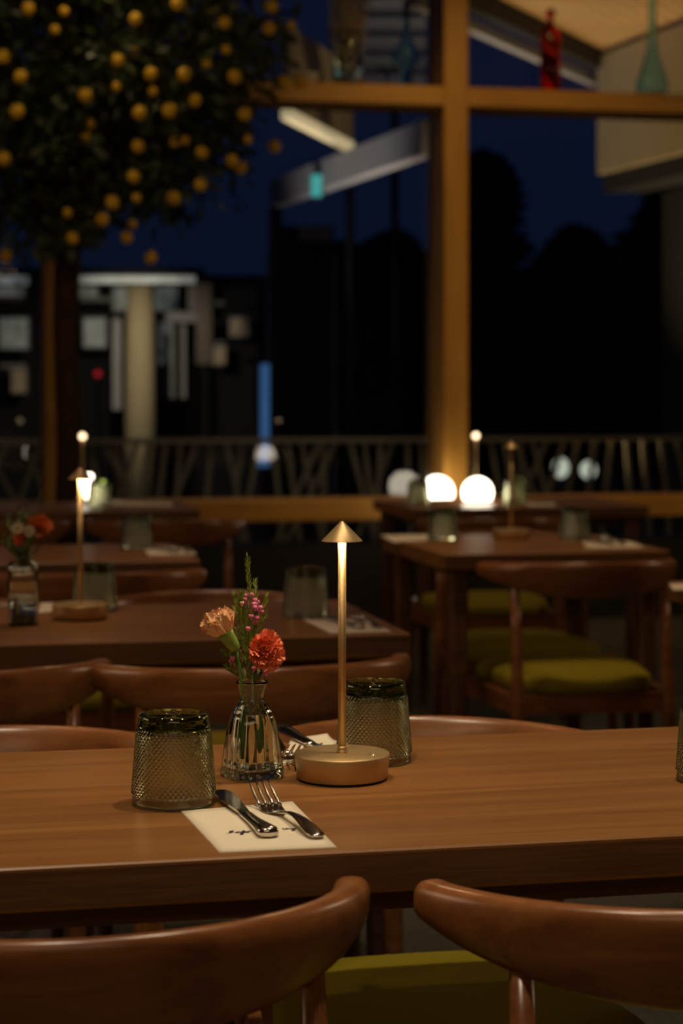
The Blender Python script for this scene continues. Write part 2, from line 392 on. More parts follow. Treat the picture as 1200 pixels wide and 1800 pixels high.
for k in range(5): MB().box((p0.x, 15.56, p0.z + .05 + k * .15), (p1.x, 15.6, p0.z + .075 + k * .15)).build('slat', 'grey_paint', cp)
MB().tube([(.42, 15.65, -.12), (.42, 15.65, p0.z)], .03, 12).build('post', 'dark_paint', cp)
# dark kiosk, and a teal glow added for a reflected exit sign
kk = thing('dark_kiosk', 'tall dark kiosk block standing outside behind the lamp', 'building', (-.35, 17.5, -.12))
MB().box((-.28, -.2, 0), (.28, .3, 2.75)).build('body', 'dark_paint', kk)
MB().box((-.02, -.24, 2.62), (.26, -.2, 2.75)).build('panel', 'cream', kk)
MB().box((-.30, -.24, 0), (-.28, .3, 2.5)).build('corner_trim', 'grey_paint', kk)
MB().box((.28, -.24, 0), (.30, .3, 2.5)).build('corner_trim', 'grey_paint', kk)
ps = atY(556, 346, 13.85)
MB().box((ps.x - .036, 13.80, ps.z), (ps.x + .036, 13.83, ps.z + .15)).build('sign_reflection', 'teal_reflection', cb)['label'] = 'small upright teal glow standing for a reflected exit sign'
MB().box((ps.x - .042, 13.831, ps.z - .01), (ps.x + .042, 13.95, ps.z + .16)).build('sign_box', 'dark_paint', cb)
# neighbouring lit building at left
nb = thing('neighbour_building', 'neighbouring lit building with columns and bright eave at left', 'building', (0, 0, 0))
def nbx(name, mat, p0, p1, Y, dpt=.15, par=None):
    a = atY(p0[0], p0[1], Y); b2 = atY(p1[0], p1[1], Y)
    return MB().box((a.x, Y, b2.z), (b2.x, Y + dpt, a.z)).build(name, mat, par or nb)
nbx('roof', 'dark_paint', (-120, 470), (352, 484), 20, 3)
nbx('eave_light', 'lit_strip', (140, 485), (342, 497), 20.1, .1)
nbx('eave_light', 'lit_strip', (-60, 485), (46, 500), 20.1, .1)
nbx('back_wall', 'dark_paint', (-120, 484), (500, 880), 22.8, .2)
cl = atY(243, 880, 20.3)
MB().lathe([(.17, -.12), (.155, 1.0), (.14, CZ + (HY - 500) / F * 20.3)], 20, Matrix.Translation((cl.x, 20.5, 0))).build('column', 'cream', nb)
nbx('slanted_panel', 'grey_paint', (198, 560), (213, 720), 20.8, .05)
for (p0, p1) in (((272, 502), (311, 545)), ((200, 500), (232, 545)), ((142, 500), (170, 520)), ((148, 560), (185, 610)), ((280, 560), (300, 640)), ((-30, 505), (40, 520)), ((0, 560), (48, 612))):
    fr_ = nbx('window', 'grey_paint', (p0[0] - 3, p0[1] - 3), (p1[0] + 3, p1[1] + 3), 22.2, .1)
    a = atY(p0[0], p0[1], 22.15); b2 = atY(p1[0], p1[1], 22.15)
    MB().box((a.x, 22.12, b2.z), (b2.x, 22.18, a.z)).build('pane', 'lit_pane', fr_)
nbx('floor_band', 'grey_paint', (272, 548), (350, 566), 21.2, .1)
for (p0, p1, mt) in (((232, 548), (262, 556), 'grey_paint'), ((142, 522), (196, 530), 'grey_paint'), ((330, 500), (344, 545), 'grey_paint'), ((286, 585), (296, 700), 'grey_paint'), ((378, 530), (440, 536), 'grey_paint'), ((378, 600), (430, 604), 'grey_paint'), ((-40, 520), (40, 528), 'grey_paint'), ((0, 640), (45, 646), 'grey_paint')):
    nbx('facade_strip', mt, p0, p1, 21.6, .06)
for (p0, p1) in (((376, 610), (396, 640)), ((405, 560), (436, 590)), ((20, 650), (44, 690))):
    fr_ = nbx('window', 'grey_paint', (p0[0] - 3, p0[1] - 3), (p1[0] + 3, p1[1] + 3), 22.3, .08)
    a = atY(p0[0], p0[1], 22.2); b2 = atY(p1[0], p1[1], 22.2)
    MB().box((a.x, 22.22, b2.z), (b2.x, 22.28, a.z)).build('pane', 'dim_pane', fr_)
nbx('timber_post', 'dark_wood', (345, 490), (372, 640), 20.6, .2)
nbx('mullion', 'grey_paint', (318, 566), (326, 700), 21.3, .05)
nbx('mullion', 'grey_paint', (300, 566), (306, 700), 21.3, .05)
bl = thing('blue_lit_pillar', 'glowing blue lit glass pillar beyond the railing', 'light', tuple(atY(470, 820, 16)))
zb = atY(470, 640, 16).z - atY(470, 820, 16).z
MB().box((-.055, -.035, .14), (.055, .035, zb)).build('shaft', 'blue_light', bl)
MB().box((-.08, -.06, 0), (.08, .06, .139)).build('foot', 'blue_light', bl)
MB().box((-.05, -.05, -.7), (.05, .05, -.001)).build('plinth', 'dark_paint', bl)
rd = thing('red_signal_lamp', 'tiny red signal light glowing left of the pale column', 'light', tuple(atY(172, 657, 18)))
MB().ball((0, 0, 0), .028, 12, 8).build('lens', 'red_light', rd)
MB().tube([(0, .03, 0), (0, .03, -atY(172, 657, 18).z - .12)], .012, 8).build('post', 'dark_paint', rd)
for (p, y, r_, sq, lab) in ((985, 822, .075, (.8, .8, 1), 'white glowing ball left of the pair beyond railing'), (1034, 826, .06, (1, 1, 1.1), 'white glowing ball right of the pair beyond railing')):
    a = atY(p, y, 14.5)  # two white glowing balls on thin posts, not identified as lamps
    g_ = thing('white_glow', lab, 'light', (a.x, a.y, -.12), 0, 'white glowing balls beyond the railing')
    MB().ball((0, 0, a.z + .12), r_, 16, 10, sq).build('globe', 'white_glow_mat', g_)
    MB().tube([(0, 0, 0), (0, 0, a.z + .12 - r_ * sq[2])], .015, 8).build('post', 'dark_paint', g_)
# dark trees beyond
def night_tree(px, ytop, Y, rad, lab):
    a = atY(px, ytop, Y); h = a.z + .12
    t_ = thing('garden_tree', lab, 'tree', (a.x, Y, -.12), 0, 'dark trees outside at night')
    MB().tube([(0, 0, 0), (.05, 0, h * .4), (0, .03, h * .75)], [.12, .09, .04], 10).build('trunk', 'trunk', t_)
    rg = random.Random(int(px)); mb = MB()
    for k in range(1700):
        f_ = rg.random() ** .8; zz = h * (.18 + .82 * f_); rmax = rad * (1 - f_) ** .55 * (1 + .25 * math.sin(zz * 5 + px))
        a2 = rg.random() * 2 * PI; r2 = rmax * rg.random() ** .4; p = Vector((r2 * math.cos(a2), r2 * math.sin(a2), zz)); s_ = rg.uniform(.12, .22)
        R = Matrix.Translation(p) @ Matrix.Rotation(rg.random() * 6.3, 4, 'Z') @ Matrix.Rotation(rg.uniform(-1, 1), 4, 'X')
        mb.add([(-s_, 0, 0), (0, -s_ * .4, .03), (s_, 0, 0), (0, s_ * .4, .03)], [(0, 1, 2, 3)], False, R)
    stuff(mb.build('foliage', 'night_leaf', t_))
night_tree(850, 270, 22, 1.0, 'dark tree just right of the tall window post')
night_tree(690, 410, 24, 1.1, 'dark tree left of the tall window post')
night_tree(1010, 400, 25.5, 1.2, 'low dark tree in the middle of the right window')
night_tree(1170, 330, 20, 1.1, 'large dark tree at the right edge beyond window')
night_tree(600, 430, 28.2, 1.2, 'farthest dark tree behind the dark kiosk')
night_tree(400, 500, 26, 1.2, 'dark tree beyond between lit building and kiosk')
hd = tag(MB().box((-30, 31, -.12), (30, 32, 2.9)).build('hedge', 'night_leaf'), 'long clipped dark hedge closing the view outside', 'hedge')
# ------------------------------------------------------------------ tables
def make_table(name, label, W, D, loc, rz=TH, group='walnut dining tables'):
    t_ = thing('dining_table', label, 'table', loc, rz, group)   # origin: front-left corner on the floor
    th = .043
    MB().box((0, 0, TT - th), (W, D, TT), None, .0018).build('tabletop', 'table_wood', t_)
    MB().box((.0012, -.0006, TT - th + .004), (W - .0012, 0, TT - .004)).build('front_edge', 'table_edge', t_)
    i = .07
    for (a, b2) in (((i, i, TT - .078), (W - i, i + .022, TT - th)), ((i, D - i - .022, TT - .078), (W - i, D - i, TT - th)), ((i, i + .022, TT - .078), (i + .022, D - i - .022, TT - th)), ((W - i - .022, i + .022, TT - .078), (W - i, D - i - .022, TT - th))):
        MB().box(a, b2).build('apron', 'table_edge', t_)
    for sx_ in (0, 1):
        for sy in (0, 1):
            cx = .052 if sx_ == 0 else W - .052; cyy = .052 if sy == 0 else D - .052
            rings = []
            for z, r_ in ((0, .015), (.35, .021), (TT - th - .06, .026), (TT - th, .028)):
                rings.append([(cx + r_ * x_, cyy + r_ * y_, z) for (x_, y_) in ((-.7, -1), (.7, -1), (1, -.7), (1, .7), (.7, 1), (-.7, 1), (-1, .7), (-1, -.7))])
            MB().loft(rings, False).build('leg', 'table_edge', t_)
    return t_
# each from its front edge, worked out on the table plane
U = Vector((CT, ST, 0)); N = Vector((-ST, CT, 0))
def row(px, py): p = at(px, py, TT); return Vector((p.x, p.y, 0))
DA = .613
pa = row(600, 1497); A0 = pa - U * .50
make_table('a', 'nearest long walnut table with the gold lamp and flower vase', 1.34, DA, A0)
pb = row(722, 1114); B0 = pb - U * 1.22
make_table('b', 'second row walnut table with square flower bottle and lamp at left', 1.22, .62, B0)
pc = row(781, 975); C0 = pc
make_table('c', 'square walnut table with lamp on the right in the middle distance', .66, .72, C0)
pf = row(352, 985); F0 = pf - U * 1.22
make_table('f', 'third row walnut table at left with one tumbler and napkin', 1.22, .62, F0)
pd = row(655, 878); D0 = pd - N * .68
make_table('d', 'far right walnut table by the window carrying white glowing lamps', .95, .68, D0)
pe = row(352, 896); E0 = pe - U * 1.22
make_table('e', 'far left walnut table by the window beside the citrus tree', 1.22, .62, E0)
pg = row(1172, 1022); G0 = pg - N * .62
make_table('g', 'table at the right edge of view holding a white napkin', 1.2, .62, G0)
# ------------------------------------------------------------------ chairs
def rail_mesh():
    rings = []; K = 64; NS = 28; AM = math.radians(78)
    def sec(t, shrink=1.0, push=0.0):
        a = t * AM + push
        x_ = .278 * math.sin(a); y_ = .252 * (1 - math.cos(a))
        tx, ty = .278 * math.cos(a), .252 * math.sin(a); L = math.hypot(tx, ty); tx /= L; ty /= L
        nx, ny = ty, -tx                       # outward (rear)
        at_ = abs(t)
        h = .040 + .060 * max(0, math.cos(PI / 2 * at_)) ** 1.05
        w_ = .025 + .013 * at_ ** 2
        top = .745 - .013 * at_ ** 1.5
        zc = top - h / 2; tilt = math.radians(14) * (1 - at_)
        out = []
        for k in range(NS):
            b3 = 2 * PI * k / NS; c_, s_ = math.cos(b3), math.sin(b3); ex = .72
            dn = math.copysign(abs(c_) ** ex, c_) * w_ / 2 * shrink; dz = math.copysign(abs(s_) ** .8, s_) * h / 2 * shrink
            # paddle: rear face slightly hollowed near top
            d2 = dn * math.cos(tilt) + dz * math.sin(tilt); z2 = dz * math.cos(tilt) - dn * math.sin(tilt)
            out.append((x_ + nx * d2, y_ + ny * d2, zc + z2))
        return out
    for sh, pu in ((.10, -.034), (.55, -.033), (.82, -.028), (.95, -.014)): rings.append(sec(-1, sh, pu))
    for i in range(K + 1): rings.append(sec(-1 + 2 * i / K))
    for sh, pu in ((.95, .014), (.82, .028), (.55, .033), (.10, .034)): rings.append(sec(1, sh, pu))
    return MB().loft(rings)
def seat_mesh():
    # rounded trapezoid cushion, notched at the posts
    def outline(o, zz):
        pts = []
        K = 72
        for k in range(K):
            a = 2 * PI * k / K; c_, s_ = math.cos(a), math.sin(a)
            x_ = math.copysign(abs(c_) ** .42, c_); y_ = math.copysign(abs(s_) ** .42, s_)
            yy = .275 + (.215 + o) * y_
            hw = .187 + (yy - .06) / .45 * .062 + o
            pts.append((x_ * hw - 0, yy - .012 * (1 - x_ * x_) * (y_ < 0) + .02 * (1 - x_ * x_) * (y_ > 0), zz))
        return pts
    rings = [outline(-.020, .400), outline(-.004, .402), outline(.0, .412), outline(0.0, .430), outline(-.006, .440)]
    for k, (sc, z) in enumerate(((.93, .447), (.82, .453), (.65, .457), (.45, .459), (.22, .460), (.03, .460))):
        base = outline(0, z); rings.append([(p[0] * sc, .285 + (p[1] - .285) * sc, z) for p in base])
    return MB().loft([[(x_, y_, z_ - .018) for x_, y_, z_ in q_] for q_ in rings])
ch0 = thing('dining_chair', 'x', 'chair', (0, 0, 0), 0, 'curved back walnut armchairs with green seats')
rail_mesh().build('backrest', 'chair_wood', ch0)
seat_mesh().build('seat', 'green_fabric', ch0)
for s_ in (-1, 1):
    MB().tube([(s_ * .222, .045, 0), (s_ * .214, .060, .36), (s_ * .213, .078, .55), (s_ * .213, .0945, .671)], [.011, .0185, .0145, .0112], 16).build('leg', 'chair_wood', ch0)
    MB().tube([(s_ * .260, .488, 0), (s_ * .253, .474, .30), (s_ * .248, .468, .408)], [.011, .018, .020], 16).build('leg', 'chair_wood', ch0)
    beam((s_ * .214, .08), (s_ * .246, .455), .018, .33, .382).build('seat_frame', 'chair_wood', ch0)
beam((-.20, .062), (.20, .062), .02, .33, .382).build('seat_frame', 'chair_wood', ch0)
beam((-.233, .468), (.233, .468), .02, .33, .382).build('seat_frame', 'chair_wood', ch0)
first = [True]
def chair(x, y, rz, label):
    if first[0]:
        first[0] = False; ch0.location = (x, y, 0); ch0.rotation_euler = (0, 0, rz); ch0['label'] = label; return ch0
    return dup(ch0, label, (x, y, 0), rz)
d2r = math.radians
chair(-.215, 1.68, d2r(12), 'nearest walnut chair at bottom left with wide curved back rail')
chair(.392, 1.775, d2r(11), 'nearest walnut chair at bottom right cut by the frame edge')
chair(.07, 2.80, PI + TH, 'walnut chair facing us behind the nearest table, right of vase')
chair(-.48, 2.72, PI + TH, 'walnut chair behind left end of nearest table, only rail showing')
chair(-.105, 3.31, d2r(15), 'walnut chair drawn up to second row table, directly behind the vase')
chair(-.645, 3.25, d2r(12), 'walnut chair at left edge drawn up to second row table')
chair(-.33, 4.57, PI + TH, 'walnut chair facing us behind the second row table near its middle')
chair(-.93, 4.45, PI + TH, 'leftmost chair behind second row table, beyond the square bottle')
chair(.695, 5.33, d2r(12), 'walnut chair with fully visible green seat on the near side of the square table')
chair(.52, 6.50, PI + d2r(6), 'walnut chair tucked under the far side of the square table')
chair(.59, 7.16, d2r(9), 'walnut chair drawn up to far right window table')
chair(-.60, 5.02, d2r(12), 'walnut chair before third row table, its rail behind left lamp')
chair(-1.20, 4.92, d2r(12), 'walnut chair at left edge before third row table')
chair(-.60, 7.05, d2r(12), 'walnut chair before far left window table, right end of that side')
chair(-1.22, 6.92, d2r(12), 'walnut chair before far left window table, under the citrus tree')
# ------------------------------------------------------------------ cordless cone lamps
def cone_lamp(label, loc):
    t_ = thing('table_lamp', label, 'lamp', loc, 0, 'gold cordless lamps with cone shades')
    MB().lathe([(.0500, 0), (.0505, .0028)], 64).build('foot', 'black_rubber', t_)
    MB().lathe([(.0520, .0028), (.0532, .0034), (.0556, .0285), (.0554, .0298), (.0546, .0305), (.012, .0306)], 96).build('base', 'gold', t_)
    MB().lathe([(.0062, .0306), (.0066, .0318), (.0062, .0335), (.0054, .0342), (.0054, .0350), (.0060, .0356), (.0060, .0374), (.0050, .0382)], 32).build('collar', 'gold', t_)
    MB().lathe([(.0047, .0382), (.0047, .2785)], 32).build('pole', 'gold', t_)
    MB().lathe([(.0012, .3005), (.0022, .2998), (.0238, .2778), (.0240, .2772), (.0236, .2770), (.0021, .2975), (.0008, .2975)], 64).build('shade', 'gold', t_)
    MB().lathe([(.0064, .2820), (.0064, .2826), (.0155, .2826), (.0155, .2820), (.0064, .2820)], 32).build('led_ring', 'led_ring', t_)
    MB().ball((.036, -.018, .0306), .0022, 12, 8, (1, 1, .8)).build('dimmer_button', 'steel', t_)
    MB().lathe([(.0050, .0306), (.0050, .0309)], 24, Matrix.Translation((.036, -.018, 0))).build('button_ring', 'gold', t_)
    MB().box((-.0550, -.008, .010), (-.0536, .004, .0155)).build('charging_port', 'black_rubber', t_)
    return t_
la = at(601, 1369, TT); lampA = cone_lamp('gold cone lamp in sharp focus on the nearest table', la)
lb = at(141, 1088, TT); dup(lampA, 'gold cone lamp on second row table at left', lb)
lc = at(898, 948, TT); lampC = dup(lampA, 'unlit gold cone lamp on the square table at right', lc)
for c_ in kids(lampC):
    if c_.name.startswith('led_ring'): c_.data = c_.data.copy(); c_.data.materials[0] = M['gold_inner']
def ball_lamp(label, px, Y, ztop):
    x_ = (px - 600) / F * Y; t_ = thing('slim_lamp', label, 'lamp', (x_, Y, TT), 0, 'slim pole lamps on the window tables')
    h = ztop - TT
    MB().lathe([(.035, 0), (.035, .012), (.032, .014), (.006, .015)], 32).build('base', 'gold', t_)
    MB().tube([(0, 0, .014), (0, 0, h - .012)], .0045, 12).build('pole', 'gold', t_)
    MB().ball((0, 0, h), .013, 14, 10).build('glowing_tip', 'tip_light', t_)
ball_lamp('slim pole lamp with glowing tip on far right window table', 836, 8.25, atY(836, 766, 8.25).z)
ball_lamp('slim pole lamp with glowing tip on far left window table', 145, 7.95, atY(145, 767, 7.95).z)
# ------------------------------------------------------------------ tumblers (upside down, hobnail)
def tumbler_mesh():
    H = .098; n_ = 400; K = 50
    prof = []     # outer wall from the rim upward
    def rout(z): return .0460 - (.0460 - .0385) * (z / H) ** 1.05
    prof.append((.0443, .0002, 0)); prof.append((.0452, 0, 0)); prof.append((.0459, .0008, 0))
    for z in (.003, .006, .009, .0112): prof.append((rout(z), z, 0))
    rows = 88
    for i in range(rows + 1):
        z = .0125 + (.0800 - .0125) * i / rows; prof.append((rout(z), z, 1))
    for z in (.0812, .085, .089, .0925): prof.append((rout(z) - .0004, z, 0))
    prof += [(.0378, .0950, 0), (.0366, .0968, 0), (.0346, .0978, 0), (.0325, .0980, 0), (.0300, .0968, 0), (.0285, .0962, 2), (.020, .0960, 2), (.010, .0960, 2), (.0005, .0960, 0)]
    inner = [(.0005, .0800, 0), (.020, .0800, 0), (.0300, .0806, 0), (.0335, .0790, 0), (.0350, .0750, 0), (.0375, .050, 0), (.0410, .020, 0), (.0428, .004, 0), (.0434, .0008, 0)]
    full = prof + inner
    vs = []; fs = []
    for (r, z, k) in full:
        for i in range(n_):
            a = 2 * PI * i / n_; rr_, zz = r, z
            if k == 1:
                fa = (K * a / (2 * PI)) % 1.0; fb = (z / .0064) % 1.0
                d1 = abs(fa - .5) + abs(fb - .5); f_ = abs(1 - 2 * d1)
                rr_ += .0017 * max(0, f_) ** .9
            if k == 2: zz += .0006 * math.cos(14 * a)
            vs.append((rr_ * math.cos(a), rr_ * math.sin(a), zz))
    m_ = len(full)
    for j in range(m_):
        j2 = (j + 1) % m_
        for i in range(n_): fs.append((j * n_ + i, j * n_ + (i + 1) % n_, j2 * n_ + (i + 1) % n_, j2 * n_ + i))
    return MB().add(vs, fs, True).mesh('tumbler', 'green_glass')
tm = tumbler_mesh()
def tumbler(px, py, lab, z=TT, Y=None):
    p = at(px, py, TT); o = link('glass_tumbler', tm, None, (p.x, p.y, z + .0004), (0, 0, random.random()))
    return tag(o, lab, 'glass', 'upturned green hobnail tumblers')
tumbler(305, 1413, 'green hobnail tumbler upside down left of the vase on nearest table', TT + .0014)
tumbler(657, 1338, 'green hobnail tumbler upside down behind the focused gold lamp')
tumbler(1258, 1372, 'green hobnail tumbler cut by right edge on nearest table')
tumbler(537, 1083, 'green hobnail tumbler on the right half of second row table')
tumbler(166, 1074, 'green hobnail tumbler behind lamp on second row table')
tumbler(778, 950, 'green hobnail tumbler at left corner of the square table')
tumbler(1009, 947, 'green hobnail tumbler at right side of the square table')
tumbler(240, 964, 'green hobnail tumbler on third row table at left')
tumbler(735, 886, 'green hobnail tumbler at left end of far right window table')
tumbler(905, 884, 'green hobnail tumbler near middle of far right window table')
tumbler(174, 886, 'green hobnail tumbler on far left window table')
# ------------------------------------------------------------------ napkins
def napkin(corners, lab, lift=0.0, thick=.0012, z=TT, curl=0.0):
    # corners: back-left, back-right, front-right, front-left  (xy); folded in layers
    c = [Vector((p[0], p[1], 0)) for p in corners]; o_ = c[3]
    t_ = thing('paper_napkin', lab, 'napkin', (o_.x, o_.y, z), 0, 'folded paper napkins')
    for layer in range(2):
        K = 10; vs = []; fs = []
        for side in (0, 1):
            for i in range(K + 1):
                for j in range(K + 1):
                    a, b2 = i / K, j / K
                    p = (c[3].lerp(c[2], a)).lerp(c[0].lerp(c[1], a), b2) - o_
                    if layer: p = p * .985 + (c[1] - o_) * .004
                    e_ = curl * b2 ** 3 * a
                    zz = layer * (thick * .55) + side * thick * .5 + e_ + .0002
                    vs.append((p.x, p.y, zz))
        n1 = (K + 1) ** 2
        for i in range(K):
            for j in range(K):
                q0 = i * (K + 1) + j; q1 = q0 + K + 1
                fs.append((n1 + q0, n1 + q1, n1 + q1 + 1, n1 + q0 + 1)); fs.append((q0 + 1, q1 + 1, q1, q0))
        bd = [i * (K + 1) for i in range(K + 1)] + [K * (K + 1) + j for j in range(1, K + 1)] + [i * (K + 1) + K for i in range(K - 1, -1, -1)] + [j for j in range(K - 1, 0, -1)]
        for i in range(len(bd)): a, b2 = bd[i], bd[(i + 1) % len(bd)]; fs.append((a, b2, n1 + b2, n1 + a))
        MB().add(vs, fs, True).build('fold', 'napkin', t_)
    return t_
def cpx(*pp): return [at(p[0], p[1], TT) for p in pp]
nA_ = napkin(cpx((318, 1427), (514, 1410), (592, 1491), (386, 1500)), 'cream paper napkin under knife and fork at front of nearest table')
def rib(par, pts, wd):       # ink strokes on the napkin, drawn on its plane
    P_ = [at(p[0], p[1], TT + .00165) - Vector(par.location) for p in pts]
    mb = MB(); vs = []
    for i, p in enumerate(P_):
        t_ = (P_[min(i + 1, len(P_) - 1)] - P_[max(i - 1, 0)]); t_.z = 0; t_.normalize(); nr = Vector((-t_.y, t_.x, 0))
        w_ = wd * (.45 + .55 * math.sin(PI * (i + .6) / (len(P_) + .2)))
        vs += [tuple(p - nr * w_), tuple(p + nr * w_)]
    mb.add(vs, [(2 * i, 2 * i + 2, 2 * i + 3, 2 * i + 1) for i in range(len(P_) - 1)]); return mb
def z6(pts): return [(380 + a / 6, 1430 + b2 / 6) for a, b2 in pts]
ink = MB()
for pts, wd in (([(95, 212), (120, 210), (145, 206)], .0005), ([(143, 207), (150, 188), (168, 181), (186, 183)], .0016), ([(150, 206), (165, 198), (180, 186)], .0011),
                ([(200, 205), (212, 196), (222, 193)], .0013), ([(225, 206), (236, 192), (246, 188)], .0016), ([(250, 206), (270, 192), (296, 176)], .0008),
                ([(262, 224), (272, 205), (290, 180)], .0020), ([(262, 226), (276, 222), (284, 212)], .0009), ([(292, 206), (305, 196), (322, 186)], .0014),
                ([(328, 205), (338, 192), (350, 182)], .0016), ([(350, 190), (362, 184), (376, 184)], .0012), ([(590, 184), (620, 186), (655, 174)], .0006),
                ([(700, 152), (704, 164), (716, 172), (730, 166)], .0009), ([(728, 168), (738, 158), (748, 154)], .0016), ([(752, 168), (764, 158), (780, 154)], .0014),
                ([(782, 170), (792, 160), (806, 154)], .0009), ([(806, 184), (816, 168), (828, 154)], .0018), ([(826, 156), (838, 152), (850, 152)], .0010)):
    r_ = rib(nA_, z6(pts), wd); ink.add(r_.v, r_.f)
ink.build('printed_script', 'ink', nA_)['label'] = 'black brush script printed upside down on napkin'
nB_ = napkin(cpx((511, 1303), (576, 1302), (597, 1309), (492, 1350)), 'cream paper napkin at far side of nearest table behind the lamp', 0, .0035, TT, .006)
ink = MB()
for pts, wd in (([(535, 1314), (545, 1312), (549, 1309)], .0014), ([(548, 1313), (552, 1310)], .0018), ([(554, 1311), (559, 1311)], .0010), ([(562, 1313), (566, 1310)], .0016)):
    P_ = [at(p[0], p[1], TT + .0046) for p in pts]; r_ = rib(nB_, pts, wd); ink.add([(a, b2, c_ + .0030) for a, b2, c_ in r_.v], r_.f)
ink.build('printed_script', 'ink', nB_)['label'] = 'black brush script printed on napkin'
napkin(cpx((533, 1090), (640, 1089), (690, 1111), (582, 1114)), 'cream napkin with cutlery at right front of second row table')
napkin(cpx((72, 1060), (130, 1060), (128, 1072), (66, 1078)), 'cream napkin behind square flower bottle on second row table')
napkin(cpx((668, 941), (752, 940), (756, 950), (690, 953)), 'cream napkin at the left edge of the square table')
napkin(cpx((1022, 951), (1108, 952), (1134, 963), (1030, 964)), 'cream napkin at the right front of the square table')
napkin(cpx((252, 963), (330, 963), (346, 975), (262, 977)), 'cream napkin at right end of third row table')
napkin(cpx((925, 884), (972, 884), (978, 890), (930, 890)), 'cream napkin on far right window table')
napkin(cpx((198, 882), (300, 883), (305, 890), (200, 889)), 'cream napkin on far left window table')
napkin(cpx((1176, 1027), (1260, 1026), (1270, 1036), (1182, 1038)), 'cream napkin on table at the right edge')
# ------------------------------------------------------------------ cutlery
def smooth_strip(path, widths, thick, n_=12):     # path: (y, z) along local y
    rings = []
    for (y_, z_), w_, t_ in zip(path, widths, thick):
        rings.append([(math.copysign(abs(math.cos(a)) ** .75, math.cos(a)) * w_, y_, z_ + math.sin(a) * t_) for a in [2 * PI * k / n_ for k in range(n_)]])
    return MB().loft(rings)
def make_fork(lab, loc, rz):
    t_ = thing('fork', lab, 'fork', loc, rz, 'steel forks')
    hp = [(0, .0042), (.003, .0040), (.012, .0046), (.03, .0075), (.05, .0100), (.07, .0108), (.09, .0095), (.105, .0068), (.118, .0042), (.128, .0026)]
    smooth_strip(hp, [.003, .0075, .0092, .0088, .0070, .0050, .0036, .0034, .0042, .0090], [.0012, .0020, .0024, .0022, .0019, .0018, .0018, .0018, .0015, .0011], 16).build('handle', 'steel', t_)
    hd_ = [(.128, .0026), (.134, .0016), (.142, .0016), (.150, .0030), (.156, .0050)]
    smooth_strip(hd_, [.0085, .0115, .0128, .0130, .0128], [.0011, .0010, .0010, .0010, .0009], 16).build('bowl', 'steel', t_)
    for k in range(4):
        x_ = (k - 1.5) * .0074; pth = [(x_, .153, .0040), (x_, .164, .0085), (x_, .176, .0148), (x_ * .98, .188, .0215), (x_ * .97, .198, .0262)]
        MB().tube(pth, [.0024, .0021, .0018, .0014, .0007], 8).build('tine', 'steel', t_)
    return t_
def make_knife(lab, loc, rz):
    t_ = thing('table_knife', lab, 'knife', loc, rz, 'steel table knives')
    hp = [(0, .0055), (.002, .0055), (.008, .0058), (.03, .0055), (.06, .0045), (.09, .0040), (.098, .0038)]
    smooth_strip(hp, [.004, .0088, .0105, .0090, .0068, .0062, .0058], [.0030, .0050, .0055, .0045, .0036, .0034, .0026], 16).build('handle', 'steel', t_)
    # blade outline, flat with rounded tip
    K = 16; top = []; bot = []; out = [(-.0052, .096), (.0052, .096), (.0058, .11), (.0075, .135), (.0098, .165), (.0105, .185), (.0090, .197), (.0050, .205), (0, .2065), (-.0045, .203), (-.0080, .190), (-.0088, .165), (-.0080, .135), (-.0062, .11)]
    vs = [(x_, y_, .0050 + .0008 * (y_ > .1)) for x_, y_ in out] + [(x_ * .93, y_, .0036) for x_, y_ in out]; L = len(out)
    fs = [tuple(range(L)), tuple(range(2 * L - 1, L - 1, -1))] + [(i, L + i, L + (i + 1) % L, (i + 1) % L) for i in range(L)]
    MB().add(vs, fs, False).build('blade', 'steel', t_)
    return t_
def rzdir(a, b2): d = b2 - a; return math.atan2(-d.x, d.y)
fh = at(560, 1479, TT); fn = at(472, 1424, TT)
forkA = make_fork('steel fork on the napkin at front of nearest table', (fh.x, fh.y, TT + .0013), rzdir(fh, fn))
kh = at(474, 1477, TT); kt = at(388, 1402, TT)
knifeA = make_knife('steel table knife on the napkin at front of nearest table', (kh.x, kh.y, TT + .0013), rzdir(kh, kt))
knifeA.scale = (1.1, 1.1, 1.05)
# far side setting of the nearest table: turned the other way
f2 = at(487, 1303, TT)
dup(forkA, 'steel fork at far side of nearest table, between vase and lamp', (-.098, 2.570, TT + .0045), rzdir(Vector((0, 0)), Vector((.034, -.14))))
dup(knifeA, 'steel table knife at far side of nearest table, between vase and lamp', (-.076, 2.600, TT + .0045), rzdir(Vector((0, 0)), Vector((.35, -.9))))
def setting(px0, py0, px1, py1, lf, lk, dx=.035):
    a = at(px0, py0, TT); b2 = at(px1, py1, TT); rz = rzdir(a, b2)
    dup(forkA, lf, (a.x, a.y, TT + .0013), rz)
    dup(knifeA, lk, (a.x - dx, a.y - .008, TT + .0013), rz + .12)
setting(668, 1108, 620, 1088, 'steel fork on napkin at right front of second row table', 'steel table knife on napkin at right front of second row table')
setting(1098, 960, 1052, 950, 'steel fork on napkin at right of the square table', 'steel table knife on napkin at right of the square table')
setting(334, 974, 306, 966, 'steel fork on napkin at right end of third row table', 'steel table knife on napkin at right end of third row table')
